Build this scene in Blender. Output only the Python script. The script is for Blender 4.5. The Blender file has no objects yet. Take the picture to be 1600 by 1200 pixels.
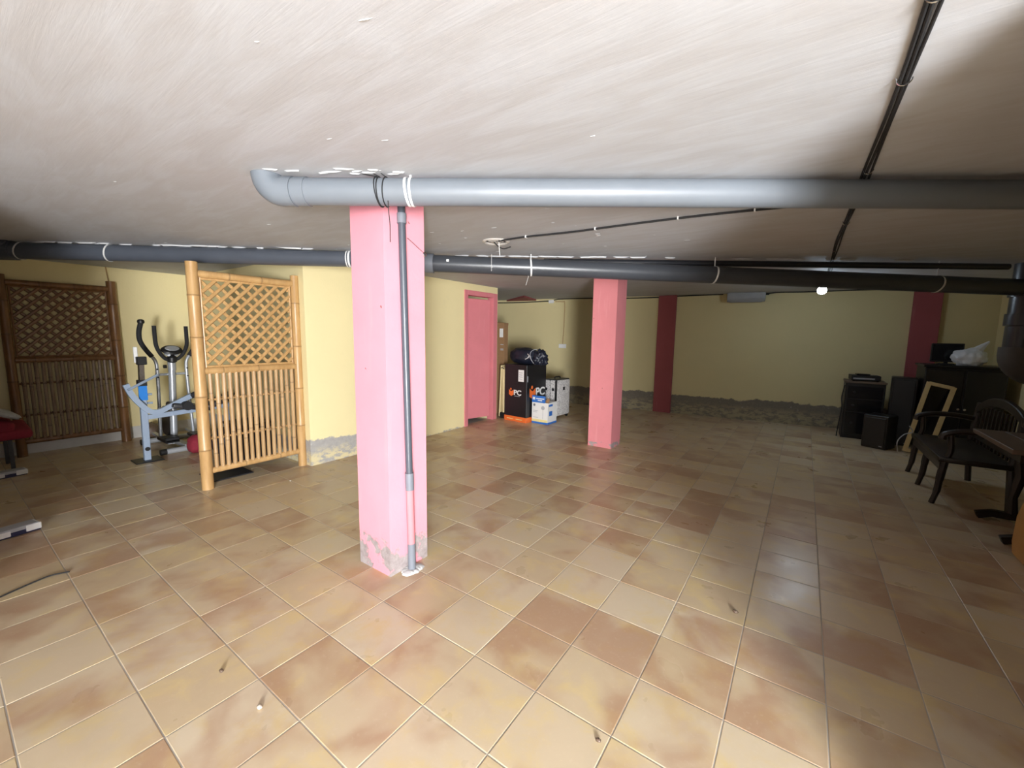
import bpy, bmesh, math, random
import numpy as np
from mathutils import Vector, Matrix, noise

random.seed(7)
scene = bpy.context.scene
COL = scene.collection
PI = math.pi

# ------------------------------------------------------------------ camera
F_PX = 646.525
YAW, PITCH, ROLL = 0.6126733, -0.119807, 0.0145572
CAM = Vector((3.494, -0.386, 1.4997))
_f = Vector((-math.sin(YAW) * math.cos(PITCH), math.cos(YAW) * math.cos(PITCH), math.sin(PITCH)))
_r = Vector((math.cos(YAW), math.sin(YAW), 0))
_u = _r.cross(_f)
CR = math.cos(ROLL) * _r + math.sin(ROLL) * _u
CU = -math.sin(ROLL) * _r + math.cos(ROLL) * _u
cam_data = bpy.data.cameras.new('camera')
cam_data.sensor_fit = 'HORIZONTAL'
cam_data.sensor_width = 36.0
cam_data.lens = 36.0 * F_PX / 1600.0
cam_data.clip_start = 0.02
cam = bpy.data.objects.new('camera', cam_data)
M3 = Matrix((CR, CU, -_f)).transposed()
cam.matrix_world = Matrix.Translation(CAM) @ M3.to_4x4()
COL.objects.link(cam)
scene.camera = cam

# ------------------------------------------------------------------ world, daylight at the entrance, exposure
world = bpy.data.worlds.new('world')
scene.world = world
world.use_nodes = True
bg = world.node_tree.nodes['Background']
bg.inputs[0].default_value = (0.80, 0.88, 1.0, 1)
bg.inputs[1].default_value = 0.10

def area_light(name, loc, direction, sx, sy, power, color, spread=PI):
    l = bpy.data.lights.new(name, 'AREA')
    l.shape = 'RECTANGLE'; l.size = sx; l.size_y = sy
    l.energy = power; l.color = color; l.spread = spread
    o = bpy.data.objects.new(name, l)
    o.location = loc
    o.rotation_euler = Vector(direction).to_track_quat('-Z', 'Z').to_euler()
    COL.objects.link(o)
    return o

FW2 = Vector((_f.x, _f.y, 0)).normalized()       # direction the entrance faces (diagonal facade)
RT2 = Vector((_r.x, _r.y, 0)).normalized()
ENT = Vector((CAM.x, CAM.y, 0)) - 3.5 * FW2 + 0.66 * RT2     # middle of the entrance opening
area_light('daylight_entrance', ENT + Vector((0, 0, 0.95)), FW2, 0.95, 1.7, 680, (0.97, 0.985, 1.0))

scene.view_settings.view_transform = 'Standard'
scene.view_settings.look = 'None'
scene.view_settings.gamma = 1.0
scene.view_settings.use_curve_mapping = False
scene.view_settings.exposure = 0.58

# ------------------------------------------------------------------ helpers
def tag(o, label=None, cat=None, group=None, kind=None):
    if label: o['label'] = label
    if cat: o['category'] = cat
    if group: o['group'] = group
    if kind: o['kind'] = kind
    return o

def empty(name, loc=(0, 0, 0), rz=0.0, label=None, cat=None, group=None):
    o = bpy.data.objects.new(name, None)
    o.empty_display_size = 0.1
    o.location = loc
    o.rotation_euler = (0, 0, rz)
    COL.objects.link(o)
    return tag(o, label, cat, group)

def copy_tree(o, parent=None):
    c = o.copy(); COL.objects.link(c); c.parent = parent
    for ch in list(o.children):
        copy_tree(ch, c)
    return c

class MB:
    """collects shapes; build() links them as ONE mesh object"""
    def __init__(self):
        self.v = []; self.f = []; self.m = []
    def add(self, vs, fs, mark=None):
        b = len(self.v)
        self.v += [Vector(q) for q in vs]
        self.m += (mark if mark is not None else [0.0] * len(vs))
        self.f += [tuple(i + b for i in q) for q in fs]
        return self
    def box(self, lo, hi, rot=None, piv=None):
        x0, y0, z0 = lo; x1, y1, z1 = hi
        vs = [Vector(q) for q in ((x0,y0,z0),(x1,y0,z0),(x1,y1,z0),(x0,y1,z0),(x0,y0,z1),(x1,y0,z1),(x1,y1,z1),(x0,y1,z1))]
        if rot is not None:
            p = Vector(piv) if piv is not None else (Vector(lo) + Vector(hi)) / 2
            vs = [p + rot @ (q - p) for q in vs]
        return self.add(vs, [(0,3,2,1),(4,5,6,7),(0,1,5,4),(1,2,6,5),(2,3,7,6),(3,0,4,7)])
    def bar(self, p0, p1, w, h, up=(0, 0, 1)):
        """rectangular bar from p0 to p1, width w (side), height h (along up)"""
        p0 = Vector(p0); p1 = Vector(p1); d = (p1 - p0).normalized()
        u = Vector(up); s = d.cross(u)
        if s.length < 1e-4: s = d.cross(Vector((1, 0, 0)))
        s.normalize(); u = s.cross(d).normalized()
        vs = []
        for p in (p0, p1):
            for a, b in ((-1, -1), (1, -1), (1, 1), (-1, 1)):
                vs.append(p + s * a * w / 2 + u * b * h / 2)
        return self.add(vs, [(0,1,2,3),(7,6,5,4),(0,4,5,1),(1,5,6,2),(2,6,7,3),(3,7,4,0)])
    def tube(self, pts, r, n=10, cap=True, marks=None):
        pts = [Vector(p) for p in pts]
        rs = r if isinstance(r, (list, tuple)) else [r] * len(pts)
        vs = []; mk = []; fs = []
        t0 = (pts[1] - pts[0]).normalized()
        a = Vector((0, 0, 1)) if abs(t0.z) < 0.9 else Vector((1, 0, 0))
        nrm = (a - t0 * a.dot(t0)).normalized()
        for i, p in enumerate(pts):
            if i == 0: t = t0
            elif i == len(pts) - 1: t = (pts[i] - pts[i-1]).normalized()
            else:
                t = ((pts[i+1] - pts[i]).normalized() + (pts[i] - pts[i-1]).normalized())
                t = t.normalized() if t.length > 1e-6 else t0
            nrm = (nrm - t * nrm.dot(t)).normalized()
            bn = t.cross(nrm)
            for k in range(n):
                th = 2 * PI * k / n
                vs.append(p + (nrm * math.cos(th) + bn * math.sin(th)) * rs[i])
                mk.append(marks[i] if marks else 0.0)
        for i in range(len(pts) - 1):
            for k in range(n):
                k2 = (k + 1) % n
                fs.append((i*n+k, i*n+k2, (i+1)*n+k2, (i+1)*n+k))
        if cap:
            fs.append(tuple(reversed(range(n))))
            fs.append(tuple((len(pts)-1)*n + k for k in range(n)))
        return self.add(vs, fs, mk)
    def cyl(self, p0, p1, r, r1=None, n=16):
        return self.tube([p0, p1], [r, r if r1 is None else r1], n)
    def lathe(self, prof, c=(0, 0, 0), n=20):
        """prof: list of (radius, z)"""
        c = Vector(c)
        vs = []; fs = []
        for rr, z in prof:
            for k in range(n):
                th = 2 * PI * k / n
                vs.append(c + Vector((rr * math.cos(th), rr * math.sin(th), z)))
        for i in range(len(prof) - 1):
            for k in range(n):
                k2 = (k + 1) % n
                fs.append((i*n+k, i*n+k2, (i+1)*n+k2, (i+1)*n+k))
        fs.append(tuple(reversed(range(n)))); fs.append(tuple((len(prof)-1)*n + k for k in range(n)))
        return self.add(vs, fs)
    def prism(self, poly, axis, a0, a1):
        """poly: 2-D points; extruded along axis ('x','y','z') from a0 to a1"""
        def mk(p, a):
            if axis == 'x': return (a, p[0], p[1])
            if axis == 'y': return (p[0], a, p[1])
            return (p[0], p[1], a)
        n = len(poly)
        vs = [mk(p, a0) for p in poly] + [mk(p, a1) for p in poly]
        fs = [tuple(reversed(range(n))), tuple(range(n, 2*n))]
        fs += [(i, (i+1) % n, n + (i+1) % n, n + i) for i in range(n)]
        return self.add(vs, fs)
    def mesh(self, name, bevel=0.0, seg=1, smooth=True, angle=35, marks=False):
        me = bpy.data.meshes.new(name)
        me.from_pydata([tuple(q) for q in self.v], [], self.f)
        if marks:
            at = me.attributes.new('mark', 'FLOAT', 'POINT')
            at.data.foreach_set('value', self.m)
        bm = bmesh.new(); bm.from_mesh(me)
        bmesh.ops.recalc_face_normals(bm, faces=bm.faces)
        if bevel > 0:
            es = [e for e in bm.edges if len(e.link_faces) == 2 and e.calc_face_angle(0) > math.radians(30)]
            bmesh.ops.bevel(bm, geom=es, offset=bevel, segments=seg, affect='EDGES', profile=0.5, clamp_overlap=True)
        bm.to_mesh(me); bm.free()
        if smooth:
            me.polygons.foreach_set('use_smooth', [True] * len(me.polygons))
            me.set_sharp_from_angle(angle=math.radians(angle))
        return me
    def build(self, name, mat, parent=None, loc=(0, 0, 0), **kw):
        me = self.mesh(name, **kw)
        me.materials.append(mat)
        return link(name, me, parent, loc)

def link(name, me, parent=None, loc=(0, 0, 0)):
    o = bpy.data.objects.new(name, me)
    COL.objects.link(o)
    o.location = loc
    o.parent = parent
    return o

def curve_pts(ctrl, n=8):
    """Catmull-Rom through control points"""
    c = [Vector(p) for p in ctrl]
    c = [c[0] * 2 - c[1]] + c + [c[-1] * 2 - c[-2]]
    out = []
    for i in range(1, len(c) - 2):
        for k in range(n):
            t = k / n
            a, b, d, e = c[i-1], c[i], c[i+1], c[i+2]
            out.append(0.5 * ((2*b) + (d - a) * t + (2*a - 5*b + 4*d - e) * t*t + (-a + 3*b - 3*d + e) * t*t*t))
    out.append(c[-2])
    return out

def text_mesh(s, size, mat, name, parent, loc, rot, extrude=0.001, offset=0.0, align='CENTER', sx=1.0):
    cu = bpy.data.curves.new(name, 'FONT')
    cu.body = s; cu.size = size; cu.extrude = extrude; cu.offset = offset
    cu.align_x = align; cu.align_y = 'CENTER'
    t = bpy.data.objects.new(name, cu)
    COL.objects.link(t)
    dg = bpy.context.evaluated_depsgraph_get()
    me = bpy.data.meshes.new_from_object(t.evaluated_get(dg))
    bpy.data.objects.remove(t); bpy.data.curves.remove(cu)
    me.materials.clear(); me.materials.append(mat)
    o = link(name, me, parent, loc)
    o.rotation_euler = rot
    o.scale = (sx, 1, 1)
    return o

# ------------------------------------------------------------------ materials
class NT:
    def __init__(self, name):
        self.mat = bpy.data.materials.new(name)
        self.mat.use_nodes = True
        self.t = self.mat.node_tree
        self.b = self.t.nodes['Principled BSDF']
    def n(self, typ, **kw):
        nd = self.t.nodes.new(typ)
        for k, v in kw.items(): setattr(nd, k, v)
        return nd
    def l(self, a, b): self.t.links.new(a, b)
    def val(self, sock, v):
        if hasattr(v, 'links') or hasattr(v, 'is_linked'): self.l(v, sock)
        else: sock.default_value = v
    def noise(self, vec=None, scale=5.0, detail=4.0, rough=0.55, dist=0.0):
        nd = self.n('ShaderNodeTexNoise')
        nd.inputs['Scale'].default_value = scale; nd.inputs['Detail'].default_value = detail
        nd.inputs['Roughness'].default_value = rough; nd.inputs['Distortion'].default_value = dist
        if vec is not None: self.l(vec, nd.inputs['Vector'])
        return nd.outputs['Fac']
    def ramp(self, fac, stops):
        nd = self.n('ShaderNodeValToRGB')
        cr = nd.color_ramp
        while len(cr.elements) < len(stops): cr.elements.new(0.5)
        for e, (p, c) in zip(cr.elements, stops):
            e.position = p; e.color = c if len(c) == 4 else (*c, 1)
        self.l(fac, nd.inputs[0])
        return nd.outputs[0]
    def mix(self, fac, a, b, blend='MIX'):
        nd = self.n('ShaderNodeMix', data_type='RGBA', blend_type=blend)
        self.val(nd.inputs[0], fac)
        for s, v in ((nd.inputs[6], a), (nd.inputs[7], b)):
            if isinstance(v, tuple): s.default_value = v if len(v) == 4 else (*v, 1)
            else: self.l(v, s)
        return nd.outputs[2]
    def math(self, op, a, b=None, clamp=False):
        nd = self.n('ShaderNodeMath', operation=op, use_clamp=clamp)
        self.val(nd.inputs[0], a)
        if b is not None: self.val(nd.inputs[1], b)
        return nd.outputs[0]
    def sstep(self, v, lo, hi):
        nd = self.n('ShaderNodeMapRange', interpolation_type='SMOOTHSTEP')
        self.val(nd.inputs['Value'], v)
        nd.inputs['From Min'].default_value = lo; nd.inputs['From Max'].default_value = hi
        return nd.outputs['Result']
    def pos(self):
        return self.n('ShaderNodeNewGeometry').outputs['Position']
    def obj(self):
        return self.n('ShaderNodeTexCoord').outputs['Object']
    def xyz(self, v):
        nd = self.n('ShaderNodeSeparateXYZ'); self.l(v, nd.inputs[0]); return nd.outputs
    def mapping(self, v, scale=(1, 1, 1), rot=(0, 0, 0), loc=(0, 0, 0)):
        nd = self.n('ShaderNodeMapping')
        nd.inputs['Scale'].default_value = scale; nd.inputs['Rotation'].default_value = rot; nd.inputs['Location'].default_value = loc
        self.l(v, nd.inputs[0]); return nd.outputs[0]
    def bump(self, h, strength=0.3, dist=0.01):
        nd = self.n('ShaderNodeBump')
        nd.inputs['Strength'].default_value = strength; nd.inputs['Distance'].default_value = dist
        self.l(h, nd.inputs['Height'])
        self.l(nd.outputs[0], self.b.inputs['Normal'])
    def col(self, c):
        s = self.b.inputs['Base Color']
        if isinstance(c, tuple): s.default_value = (*c, 1)
        else: self.l(c, s)
    def rough(self, r): self.val(self.b.inputs['Roughness'], r)

def simple(name, c, rough=0.5, metal=0.0, var=0.12, scale=14.0, bump=0.0, coat=0.0):
    m = NT(name)
    f = m.noise(m.obj(), scale, 4)
    m.col(m.mix(f, tuple(x * (1 - var) for x in c), tuple(min(1, x * (1 + var)) for x in c)))
    m.rough(rough)
    m.b.inputs['Metallic'].default_value = metal
    if coat: m.b.inputs['Coat Weight'].default_value = coat
    if bump: m.bump(f, bump, 0.004)
    return m.mat

def mat_ceiling():
    m = NT('ceiling_plaster')
    p = m.pos()
    big = m.noise(p, 0.6, 3)
    st = m.noise(m.mapping(p, (1.5, 6.0, 1), (0, 0, math.radians(-28))), 1.5, 6, 0.60, 0.7)
    st2 = m.noise(m.mapping(p, (1.0, 15.0, 1), (0, 0, math.radians(14))), 1.3, 6, 0.66, 1.0)
    sc = m.noise(m.mapping(p, (2.2, 60.0, 1), (0, 0, math.radians(-20))), 1.2, 4, 0.7, 1.5)
    fine = m.noise(p, 45, 4)
    c = m.mix(m.sstep(st, 0.34, 0.68), (0.445, 0.45, 0.468), (0.495, 0.515, 0.55))
    c = m.mix(m.math('MULTIPLY', m.sstep(st2, 0.60, 0.78), 0.26), c, (0.60, 0.62, 0.65))
    c = m.mix(m.math('MULTIPLY', m.sstep(sc, 0.70, 0.78), 0.40), c, (0.64, 0.66, 0.68))
    c = m.mix(m.math('MULTIPLY', m.sstep(big, 0.42, 0.68), 0.35), c, (0.45, 0.42, 0.40))
    m.col(c)
    m.rough(0.75)
    h = m.math('ADD', st, m.math('MULTIPLY', st2, 0.8))
    h = m.math('ADD', h, m.math('MULTIPLY', fine, 0.10))
    h = m.math('ADD', h, m.math('MULTIPLY', sc, 0.25))
    m.bump(h, 0.17, 0.006)
    return m.mat

def mat_wall(name, damp_h, damp_soft, grey=(0.30, 0.29, 0.28), base=None, fade=None, skirt=0.0, patch=0.85):
    """yellow paint with a damp, flaking foot"""
    m = NT(name)
    p = m.pos(); z = m.xyz(p)[2]
    a = m.noise(p, 1.3, 4); b = m.noise(p, 7.0, 5, 0.65)
    yel = base or (0.81, 0.705, 0.395)
    c = m.mix(a, tuple(x * 0.93 for x in yel), tuple(min(1, x * 1.05) for x in yel))
    c = m.mix(m.math('MULTIPLY', m.sstep(m.noise(p, 2.1, 6, 0.7), 0.60, 0.78), 0.16), c, (0.42, 0.38, 0.26))
    edge = m.math('ADD', damp_h, m.math('MULTIPLY', m.math('SUBTRACT', b, 0.5), damp_soft))
    edge = m.math('ADD', edge, m.math('MULTIPLY', m.math('SUBTRACT', a, 0.5), damp_soft * 0.9))
    if fade: edge = m.math('SUBTRACT', edge, m.math('MULTIPLY', m.sstep(m.xyz(p)[1], fade[0], fade[1]), damp_h * 0.95))
    mask = m.sstep(m.math('SUBTRACT', edge, z), 0.0, 0.02)
    low = m.noise(m.mapping(p, (1, 1, 2.2)), 9.0, 6, 0.7)
    d = m.mix(m.noise(p, 26, 4), grey, tuple(x * 1.5 for x in grey))
    lowz = m.sstep(m.math('SUBTRACT', m.math('MULTIPLY', damp_h, 0.62), z), -0.06, 0.10)
    d = m.mix(m.math('MULTIPLY', m.math('MULTIPLY', m.sstep(low, 0.42, 0.56), lowz), patch), d, tuple(x * 0.86 for x in yel))
    d = m.mix(m.math('MULTIPLY', m.sstep(m.noise(p, 15, 5, 0.7), 0.60, 0.72), 0.6 * patch), d, (0.66, 0.64, 0.58))
    c = m.mix(mask, c, d)
    if skirt:
        s = m.sstep(m.math('SUBTRACT', skirt, z), 0.0, 0.012)
        c = m.mix(s, c, m.mix(m.noise(p, 11, 4), (0.55, 0.54, 0.52), (0.72, 0.71, 0.69)))
    m.col(c); m.rough(0.75)
    m.bump(m.math('SUBTRACT', m.math('MULTIPLY', m.noise(p, 45, 3), 0.4), m.math('MULTIPLY', mask, 0.7)), 0.35, 0.008)
    return m.mat

def mat_pink(name, c=(0.79, 0.295, 0.33), chip_h=0.0, chip_amt=0.0):
    m = NT(name)
    p = m.pos(); z = m.xyz(p)[2]
    a = m.noise(p, 3.0, 5, 0.6)
    col = m.mix(a, tuple(x * 0.90 for x in c), tuple(min(1, x * 1.10) for x in c))
    col = m.mix(m.math('MULTIPLY', m.sstep(m.noise(m.mapping(p, (6, 6, 0.6)), 2.5, 4), 0.6, 0.75), 0.15), col, (0.85, 0.45, 0.45))
    col = m.mix(m.sstep(m.noise(p, 16, 3, 0.5), 0.735, 0.76), col, (0.30, 0.10, 0.10))
    h = m.noise(p, 40, 3)
    if chip_h > 0:
        n1 = m.noise(p, 5.0, 5, 0.62)
        zz = m.math('ADD', z, m.math('MULTIPLY', m.math('SUBTRACT', n1, 0.5), chip_amt))
        k = m.sstep(m.math('SUBTRACT', chip_h, zz), 0.0, 0.015)
        bare = m.mix(m.noise(p, 22, 5, 0.7), (0.13, 0.09, 0.09), (0.50, 0.45, 0.44))
        still = m.sstep(m.noise(p, 6, 4, 0.6), 0.45, 0.50)
        k = m.math('MULTIPLY', k, still)
        col = m.mix(k, col, bare)
        h = m.math('SUBTRACT', h, m.math('MULTIPLY', k, 2.0))
    m.col(col); m.rough(0.75)
    m.bump(h, 0.25, 0.004)
    return m.mat

def mat_tile():
    m = NT('terracotta_tile')
    at = m.n('ShaderNodeAttribute', attribute_name='trand')
    oi = m.n('ShaderNodeObjectInfo')
    r = m.math('FRACT', m.math('ADD', at.outputs['Fac'], oi.outputs['Random']))
    comb = m.n('ShaderNodeCombineXYZ')
    m.l(m.math('MULTIPLY', r, 57.0), comb.inputs[0]); m.l(m.math('MULTIPLY', r, 31.0), comb.inputs[1]); m.l(m.math('MULTIPLY', r, 11.0), comb.inputs[2])
    va = m.n('ShaderNodeVectorMath', operation='ADD')
    m.l(m.obj(), va.inputs[0]); m.l(comb.outputs[0], va.inputs[1])
    v = va.outputs[0]
    n1 = m.noise(v, 3.2, 3, 0.5, 0.35)
    n2 = m.noise(v, 6.0, 5, 0.6, 0.4)
    n3 = m.noise(v, 60, 3)
    r2 = m.math('FRACT', m.math('MULTIPLY', r, 7.31))
    r3 = m.math('FRACT', m.math('MULTIPLY', r, 13.7))
    base = m.mix(r2, (0.56, 0.435, 0.275), (0.63, 0.53, 0.385))
    base = m.mix(m.sstep(n2, 0.45, 0.7), base, (0.63, 0.495, 0.265))
    thr = m.math('ADD', 0.575, m.math('MULTIPLY', m.math('SUBTRACT', r3, 0.5), 0.30))
    blot = m.sstep(m.math('SUBTRACT', n1, thr), -0.14, 0.17)
    base = m.mix(m.math('MULTIPLY', blot, 0.70), base, (0.39, 0.22, 0.13))
    base = m.mix(m.math('MULTIPLY', m.sstep(n3, 0.55, 0.75), 0.10), base, (0.75, 0.65, 0.5))
    dirt = m.noise(m.pos(), 1.1, 5, 0.65)
    base = m.mix(m.math('MULTIPLY', m.sstep(dirt, 0.5, 0.75), 0.22), base, (0.34, 0.26, 0.18))
    m.col(base)
    m.rough(m.math('ADD', 0.20, m.math('MULTIPLY', m.noise(m.pos(), 4, 4), 0.22)))
    m.b.inputs['Specular IOR Level'].default_value = 0.42
    m.bump(m.math('ADD', n2, m.math('MULTIPLY', n3, 0.15)), 0.16, 0.004)
    return m.mat

def mat_bamboo(name, light, dark, node=(0.16, 0.09, 0.04), rough=0.38):
    m = NT(name)
    o = m.obj()
    at = m.n('ShaderNodeAttribute', attribute_name='mark').outputs['Fac']
    oi = m.n('ShaderNodeObjectInfo').outputs['Random']
    va = m.n('ShaderNodeVectorMath', operation='ADD'); m.l(o, va.inputs[0])
    cb = m.n('ShaderNodeCombineXYZ'); m.l(m.math('MULTIPLY', oi, 9.0), cb.inputs[0]); m.l(cb.outputs[0], va.inputs[1])
    a = m.noise(m.mapping(va.outputs[0], (10, 10, 2.0)), 2.0, 5, 0.6)
    g = m.noise(m.mapping(va.outputs[0], (60, 60, 6)), 2.0, 3)
    c = m.mix(m.sstep(a, 0.3, 0.7), dark, light)
    c = m.mix(m.math('MULTIPLY', g, 0.25), c, tuple(x * 0.6 for x in dark))
    c = m.mix(m.math('MULTIPLY', oi, 0.35), c, tuple(x * 0.8 for x in dark))
    c = m.mix(m.math('MULTIPLY', at, 0.8), c, node)
    m.col(c); m.rough(rough)
    m.bump(g, 0.1, 0.002)
    return m.mat

M = {}
M['ceiling'] = mat_ceiling()
M['wall_part'] = mat_wall('wall_yellow_partition', 0.28, 0.16, fade=(2.5, 3.4))
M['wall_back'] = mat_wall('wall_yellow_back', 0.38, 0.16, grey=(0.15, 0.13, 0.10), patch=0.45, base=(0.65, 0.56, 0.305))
M['wall_left'] = mat_wall('wall_yellow_left', 0.02, 0.02, skirt=0.17)
M['wall_right'] = mat_wall('wall_yellow_right', 0.25, 0.2)
M['dark_wall'] = simple('entrance_render', (0.22, 0.21, 0.20), 0.85, var=0.08)  # dark grey, so the unseen passage walls bounce little light
M['pink1_lit'] = mat_pink('pink_paint_chipped_lit', (0.72, 0.29, 0.35), 0.20, 0.26)  # same pink paint, lightened for the strong light on the front pillar; chipped foot
M['pink2'] = mat_pink('pink_paint_worn', (0.66, 0.225, 0.245), 0.07, 0.10)
M['pink'] = mat_pink('pink_paint_plain')
M['door'] = mat_pink('pink_door_gloss', (0.66, 0.21, 0.235))
M['red'] = mat_pink('dark_red_paint', (0.32, 0.075, 0.08))
M['tile'] = mat_tile()
M['grout'] = simple('grout', (0.40, 0.375, 0.335), 0.9, var=0.55, scale=1.6)
M['pvc_grey'] = simple('grey_pvc', (0.155, 0.175, 0.20), 0.42, var=0.10, scale=5)
M['pvc_mid'] = simple('mid_grey_pvc', (0.17, 0.185, 0.215), 0.42, var=0.10, scale=5)
M['pvc_blue'] = simple('slate_pvc', (0.07, 0.08, 0.10), 0.36, var=0.15, scale=5)
M['pvc_black'] = simple('black_pvc', (0.022, 0.023, 0.028), 0.32, var=0.2, scale=5)
M['pvc_dark'] = simple('charcoal_pvc', (0.05, 0.055, 0.065), 0.33, var=0.2, scale=5)
M['foam'] = simple('white_foam', (0.60, 0.60, 0.59), 0.9, var=0.1, scale=30, bump=0.5)
M['smear'] = simple('plaster_lump', (0.52, 0.53, 0.54), 0.9, var=0.1, scale=30)
M['cement'] = simple('cement', (0.55, 0.52, 0.49), 0.9, var=0.25, scale=25, bump=0.5)
M['cable'] = simple('black_cable', (0.014, 0.014, 0.015), 0.75, var=0.2)
M['bam_l'] = mat_bamboo('bamboo_honey', (0.62, 0.39, 0.17), (0.48, 0.28, 0.11))
M['bam_d'] = mat_bamboo('bamboo_brown', (0.26, 0.125, 0.045), (0.155, 0.07, 0.026), (0.05, 0.025, 0.012))
M['bam_ls'] = mat_bamboo('bamboo_slat_pale', (0.58, 0.38, 0.19), (0.44, 0.27, 0.125))
M['bam_ds'] = mat_bamboo('bamboo_slat_grey', (0.30, 0.22, 0.15), (0.20, 0.125, 0.075), (0.06, 0.035, 0.02))
M['rope'] = simple('cord', (0.42, 0.27, 0.13), 0.9, var=0.3, scale=60)
M['rope_d'] = simple('dark_cord', (0.09, 0.05, 0.03), 0.9, var=0.3, scale=60)
M['black'] = simple('black_plastic', (0.009, 0.009, 0.010), 0.45, var=0.2)
M['blackwood'] = simple('black_lacquer', (0.007, 0.0065, 0.0065), 0.4, var=0.2)
M['foamgrip'] = simple('foam_grip', (0.016, 0.016, 0.018), 0.85, var=0.25, scale=80, bump=0.2)
M['silver'] = simple('silver_paint', (0.42, 0.44, 0.47), 0.35, metal=0.35, var=0.08)
M['steelblue'] = simple('blue_grey_paint', (0.30, 0.37, 0.48), 0.35, var=0.06)
M['bluelab'] = simple('blue_label', (0.02, 0.20, 0.62), 0.4, var=0.05)
M['chrome'] = simple('chrome', (0.65, 0.66, 0.68), 0.2, metal=1.0, var=0.05)
M['white'] = simple('white_plastic', (0.78, 0.78, 0.77), 0.4, var=0.03)
M['vinyl'] = simple('black_vinyl', (0.02, 0.02, 0.024), 0.45, var=0.15)
M['navy'] = simple('navy_plastic', (0.02, 0.025, 0.07), 0.4, var=0.1)
M['redcloth'] = simple('crimson_cloth', (0.22, 0.012, 0.028), 0.85, var=0.2, scale=40, bump=0.2)
M['greycloth'] = simple('grey_white_cloth', (0.42, 0.43, 0.46), 0.85, var=0.4, scale=50)
M['cardblack'] = simple('black_carton', (0.010, 0.010, 0.012), 0.40, var=0.2)
M['orange'] = simple('orange_print', (0.78, 0.16, 0.03), 0.5, var=0.05)
M['cardboard'] = simple('cardboard', (0.30, 0.17, 0.08), 0.85, var=0.12, scale=20)
M['blueprint'] = simple('blue_print', (0.03, 0.16, 0.55), 0.45, var=0.05)
M['yellowprint'] = simple('yellow_print', (0.78, 0.68, 0.30), 0.5, var=0.1)
M['greyprint'] = simple('grey_print', (0.42, 0.43, 0.46), 0.6, var=0.1)
M['bag'] = simple('navy_bin_bag', (0.010, 0.013, 0.026), 0.42, var=0.3, scale=6)
M['cream'] = simple('cream_plastic', (0.74, 0.60, 0.33), 0.45, var=0.06)
M['darkwood'] = simple('dark_walnut', (0.016, 0.010, 0.007), 0.38, var=0.35, scale=18)
M['midwood'] = simple('worn_brown_wood', (0.12, 0.08, 0.055), 0.5, var=0.3, scale=18)
M['tanwood'] = simple('tan_orange_wood', (0.52, 0.27, 0.07), 0.4, var=0.15, scale=10)
M['palewood'] = simple('pale_pine', (0.50, 0.36, 0.16), 0.55, var=0.15, scale=12)
M['plasticbag'] = simple('white_carrier_bag', (0.62, 0.64, 0.67), 0.35, var=0.1, scale=8)
M['greymetal'] = simple('grey_housing', (0.30, 0.31, 0.32), 0.4, var=0.08)
M['bend'] = simple('dusty_fitting', (0.06, 0.052, 0.045), 0.6, var=0.2)
M['crumb'] = simple('plaster_crumb', (0.62, 0.55, 0.45), 0.9, var=0.3, scale=60)
M['screen'] = simple('dark_screen', (0.008, 0.008, 0.010), 0.15, var=0.1)

def emit(name, c, s):
    m = NT(name)
    m.b.inputs['Base Color'].default_value = (*c, 1)
    m.b.inputs['Emission Color'].default_value = (*c, 1)
    m.b.inputs['Emission Strength'].default_value = s
    return m.mat
M['led'] = emit('led_glow', (0.70, 0.85, 1.0), 120.0)

def mat_houndstooth():
    m = NT('black_white_weave')
    vo = m.n('ShaderNodeTexVoronoi'); vo.inputs['Scale'].default_value = 75.0
    m.l(m.obj(), vo.inputs['Vector'])
    m.col(m.mix(m.sstep(vo.outputs['Distance'], 0.30, 0.42), (0.10, 0.10, 0.105), (0.62, 0.60, 0.59)))
    m.rough(0.7)
    return m.mat
M['weave'] = mat_houndstooth()

# ------------------------------------------------------------------ the setting
H = 2.285            # ceiling height
XL, XR = -3.97, 5.75
XP = -0.91           # face of the partition with the door
YP0, YP1 = 2.0, 5.41
YF = -0.60           # unseen wall on the left behind the photographer
def yb(x): return 7.86 + 0.13 * x     # back wall runs slightly off square

JX, JY = CAM.x + .72 * FW2.x + 1.2 * RT2.x, CAM.y + .72 * FW2.y + 1.2 * RT2.y                    # unseen wall corner, placed to keep entrance light off the right side
EL = ENT - 0.6 * RT2; ER = ENT + 0.6 * RT2

def struct(name, mb, mat, **kw):
    o = mb.build(name, mat, **kw); o['kind'] = 'structure'; return o

# ceiling slab
m = MB()
m.prism([(XL - .2, -6.2), (8.5, -6.2), (8.5, 9.0), (XL - .2, 9.0)], 'z', H, H + 0.15)
ceiling = struct('ceiling', m, M['ceiling'], smooth=False)

# walls
m = MB(); m.box((XL - .12, YF - .1, 0), (XL, 9.0, H)); struct('wall_left', m, M['wall_left'], smooth=False)
m = MB(); m.prism([(XL, yb(XL)), (XR + .1, yb(XR)), (XR + .1, yb(XR) + .12), (XL, yb(XL) + .12)], 'z', 0, H); struct('wall_back', m, M['wall_back'], smooth=False)
m = MB(); m.box((XR, JY, 0), (XR + .12, yb(XR), H)); struct('wall_right', m, M['wall_right'], smooth=False)
# partition block: long face, face with the door, end face
DY0, DY1, DZ = 4.60, 5.30, 2.13
m = MB()
m.box((XL, YP0, 0), (XP - .1, YP0 + .1, H))
m.box((XP - .1, YP0, 0), (XP, DY0, H))
m.box((XP - .1, DY0, DZ), (XP, DY1, H))
m.box((XP - .1, DY1, 0), (XP, YP1, H))
m.box((XL, YP1 - .1, 0), (XP - .1, YP1, H))
struct('wall_partition', m, M['wall_part'], smooth=False)
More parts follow.
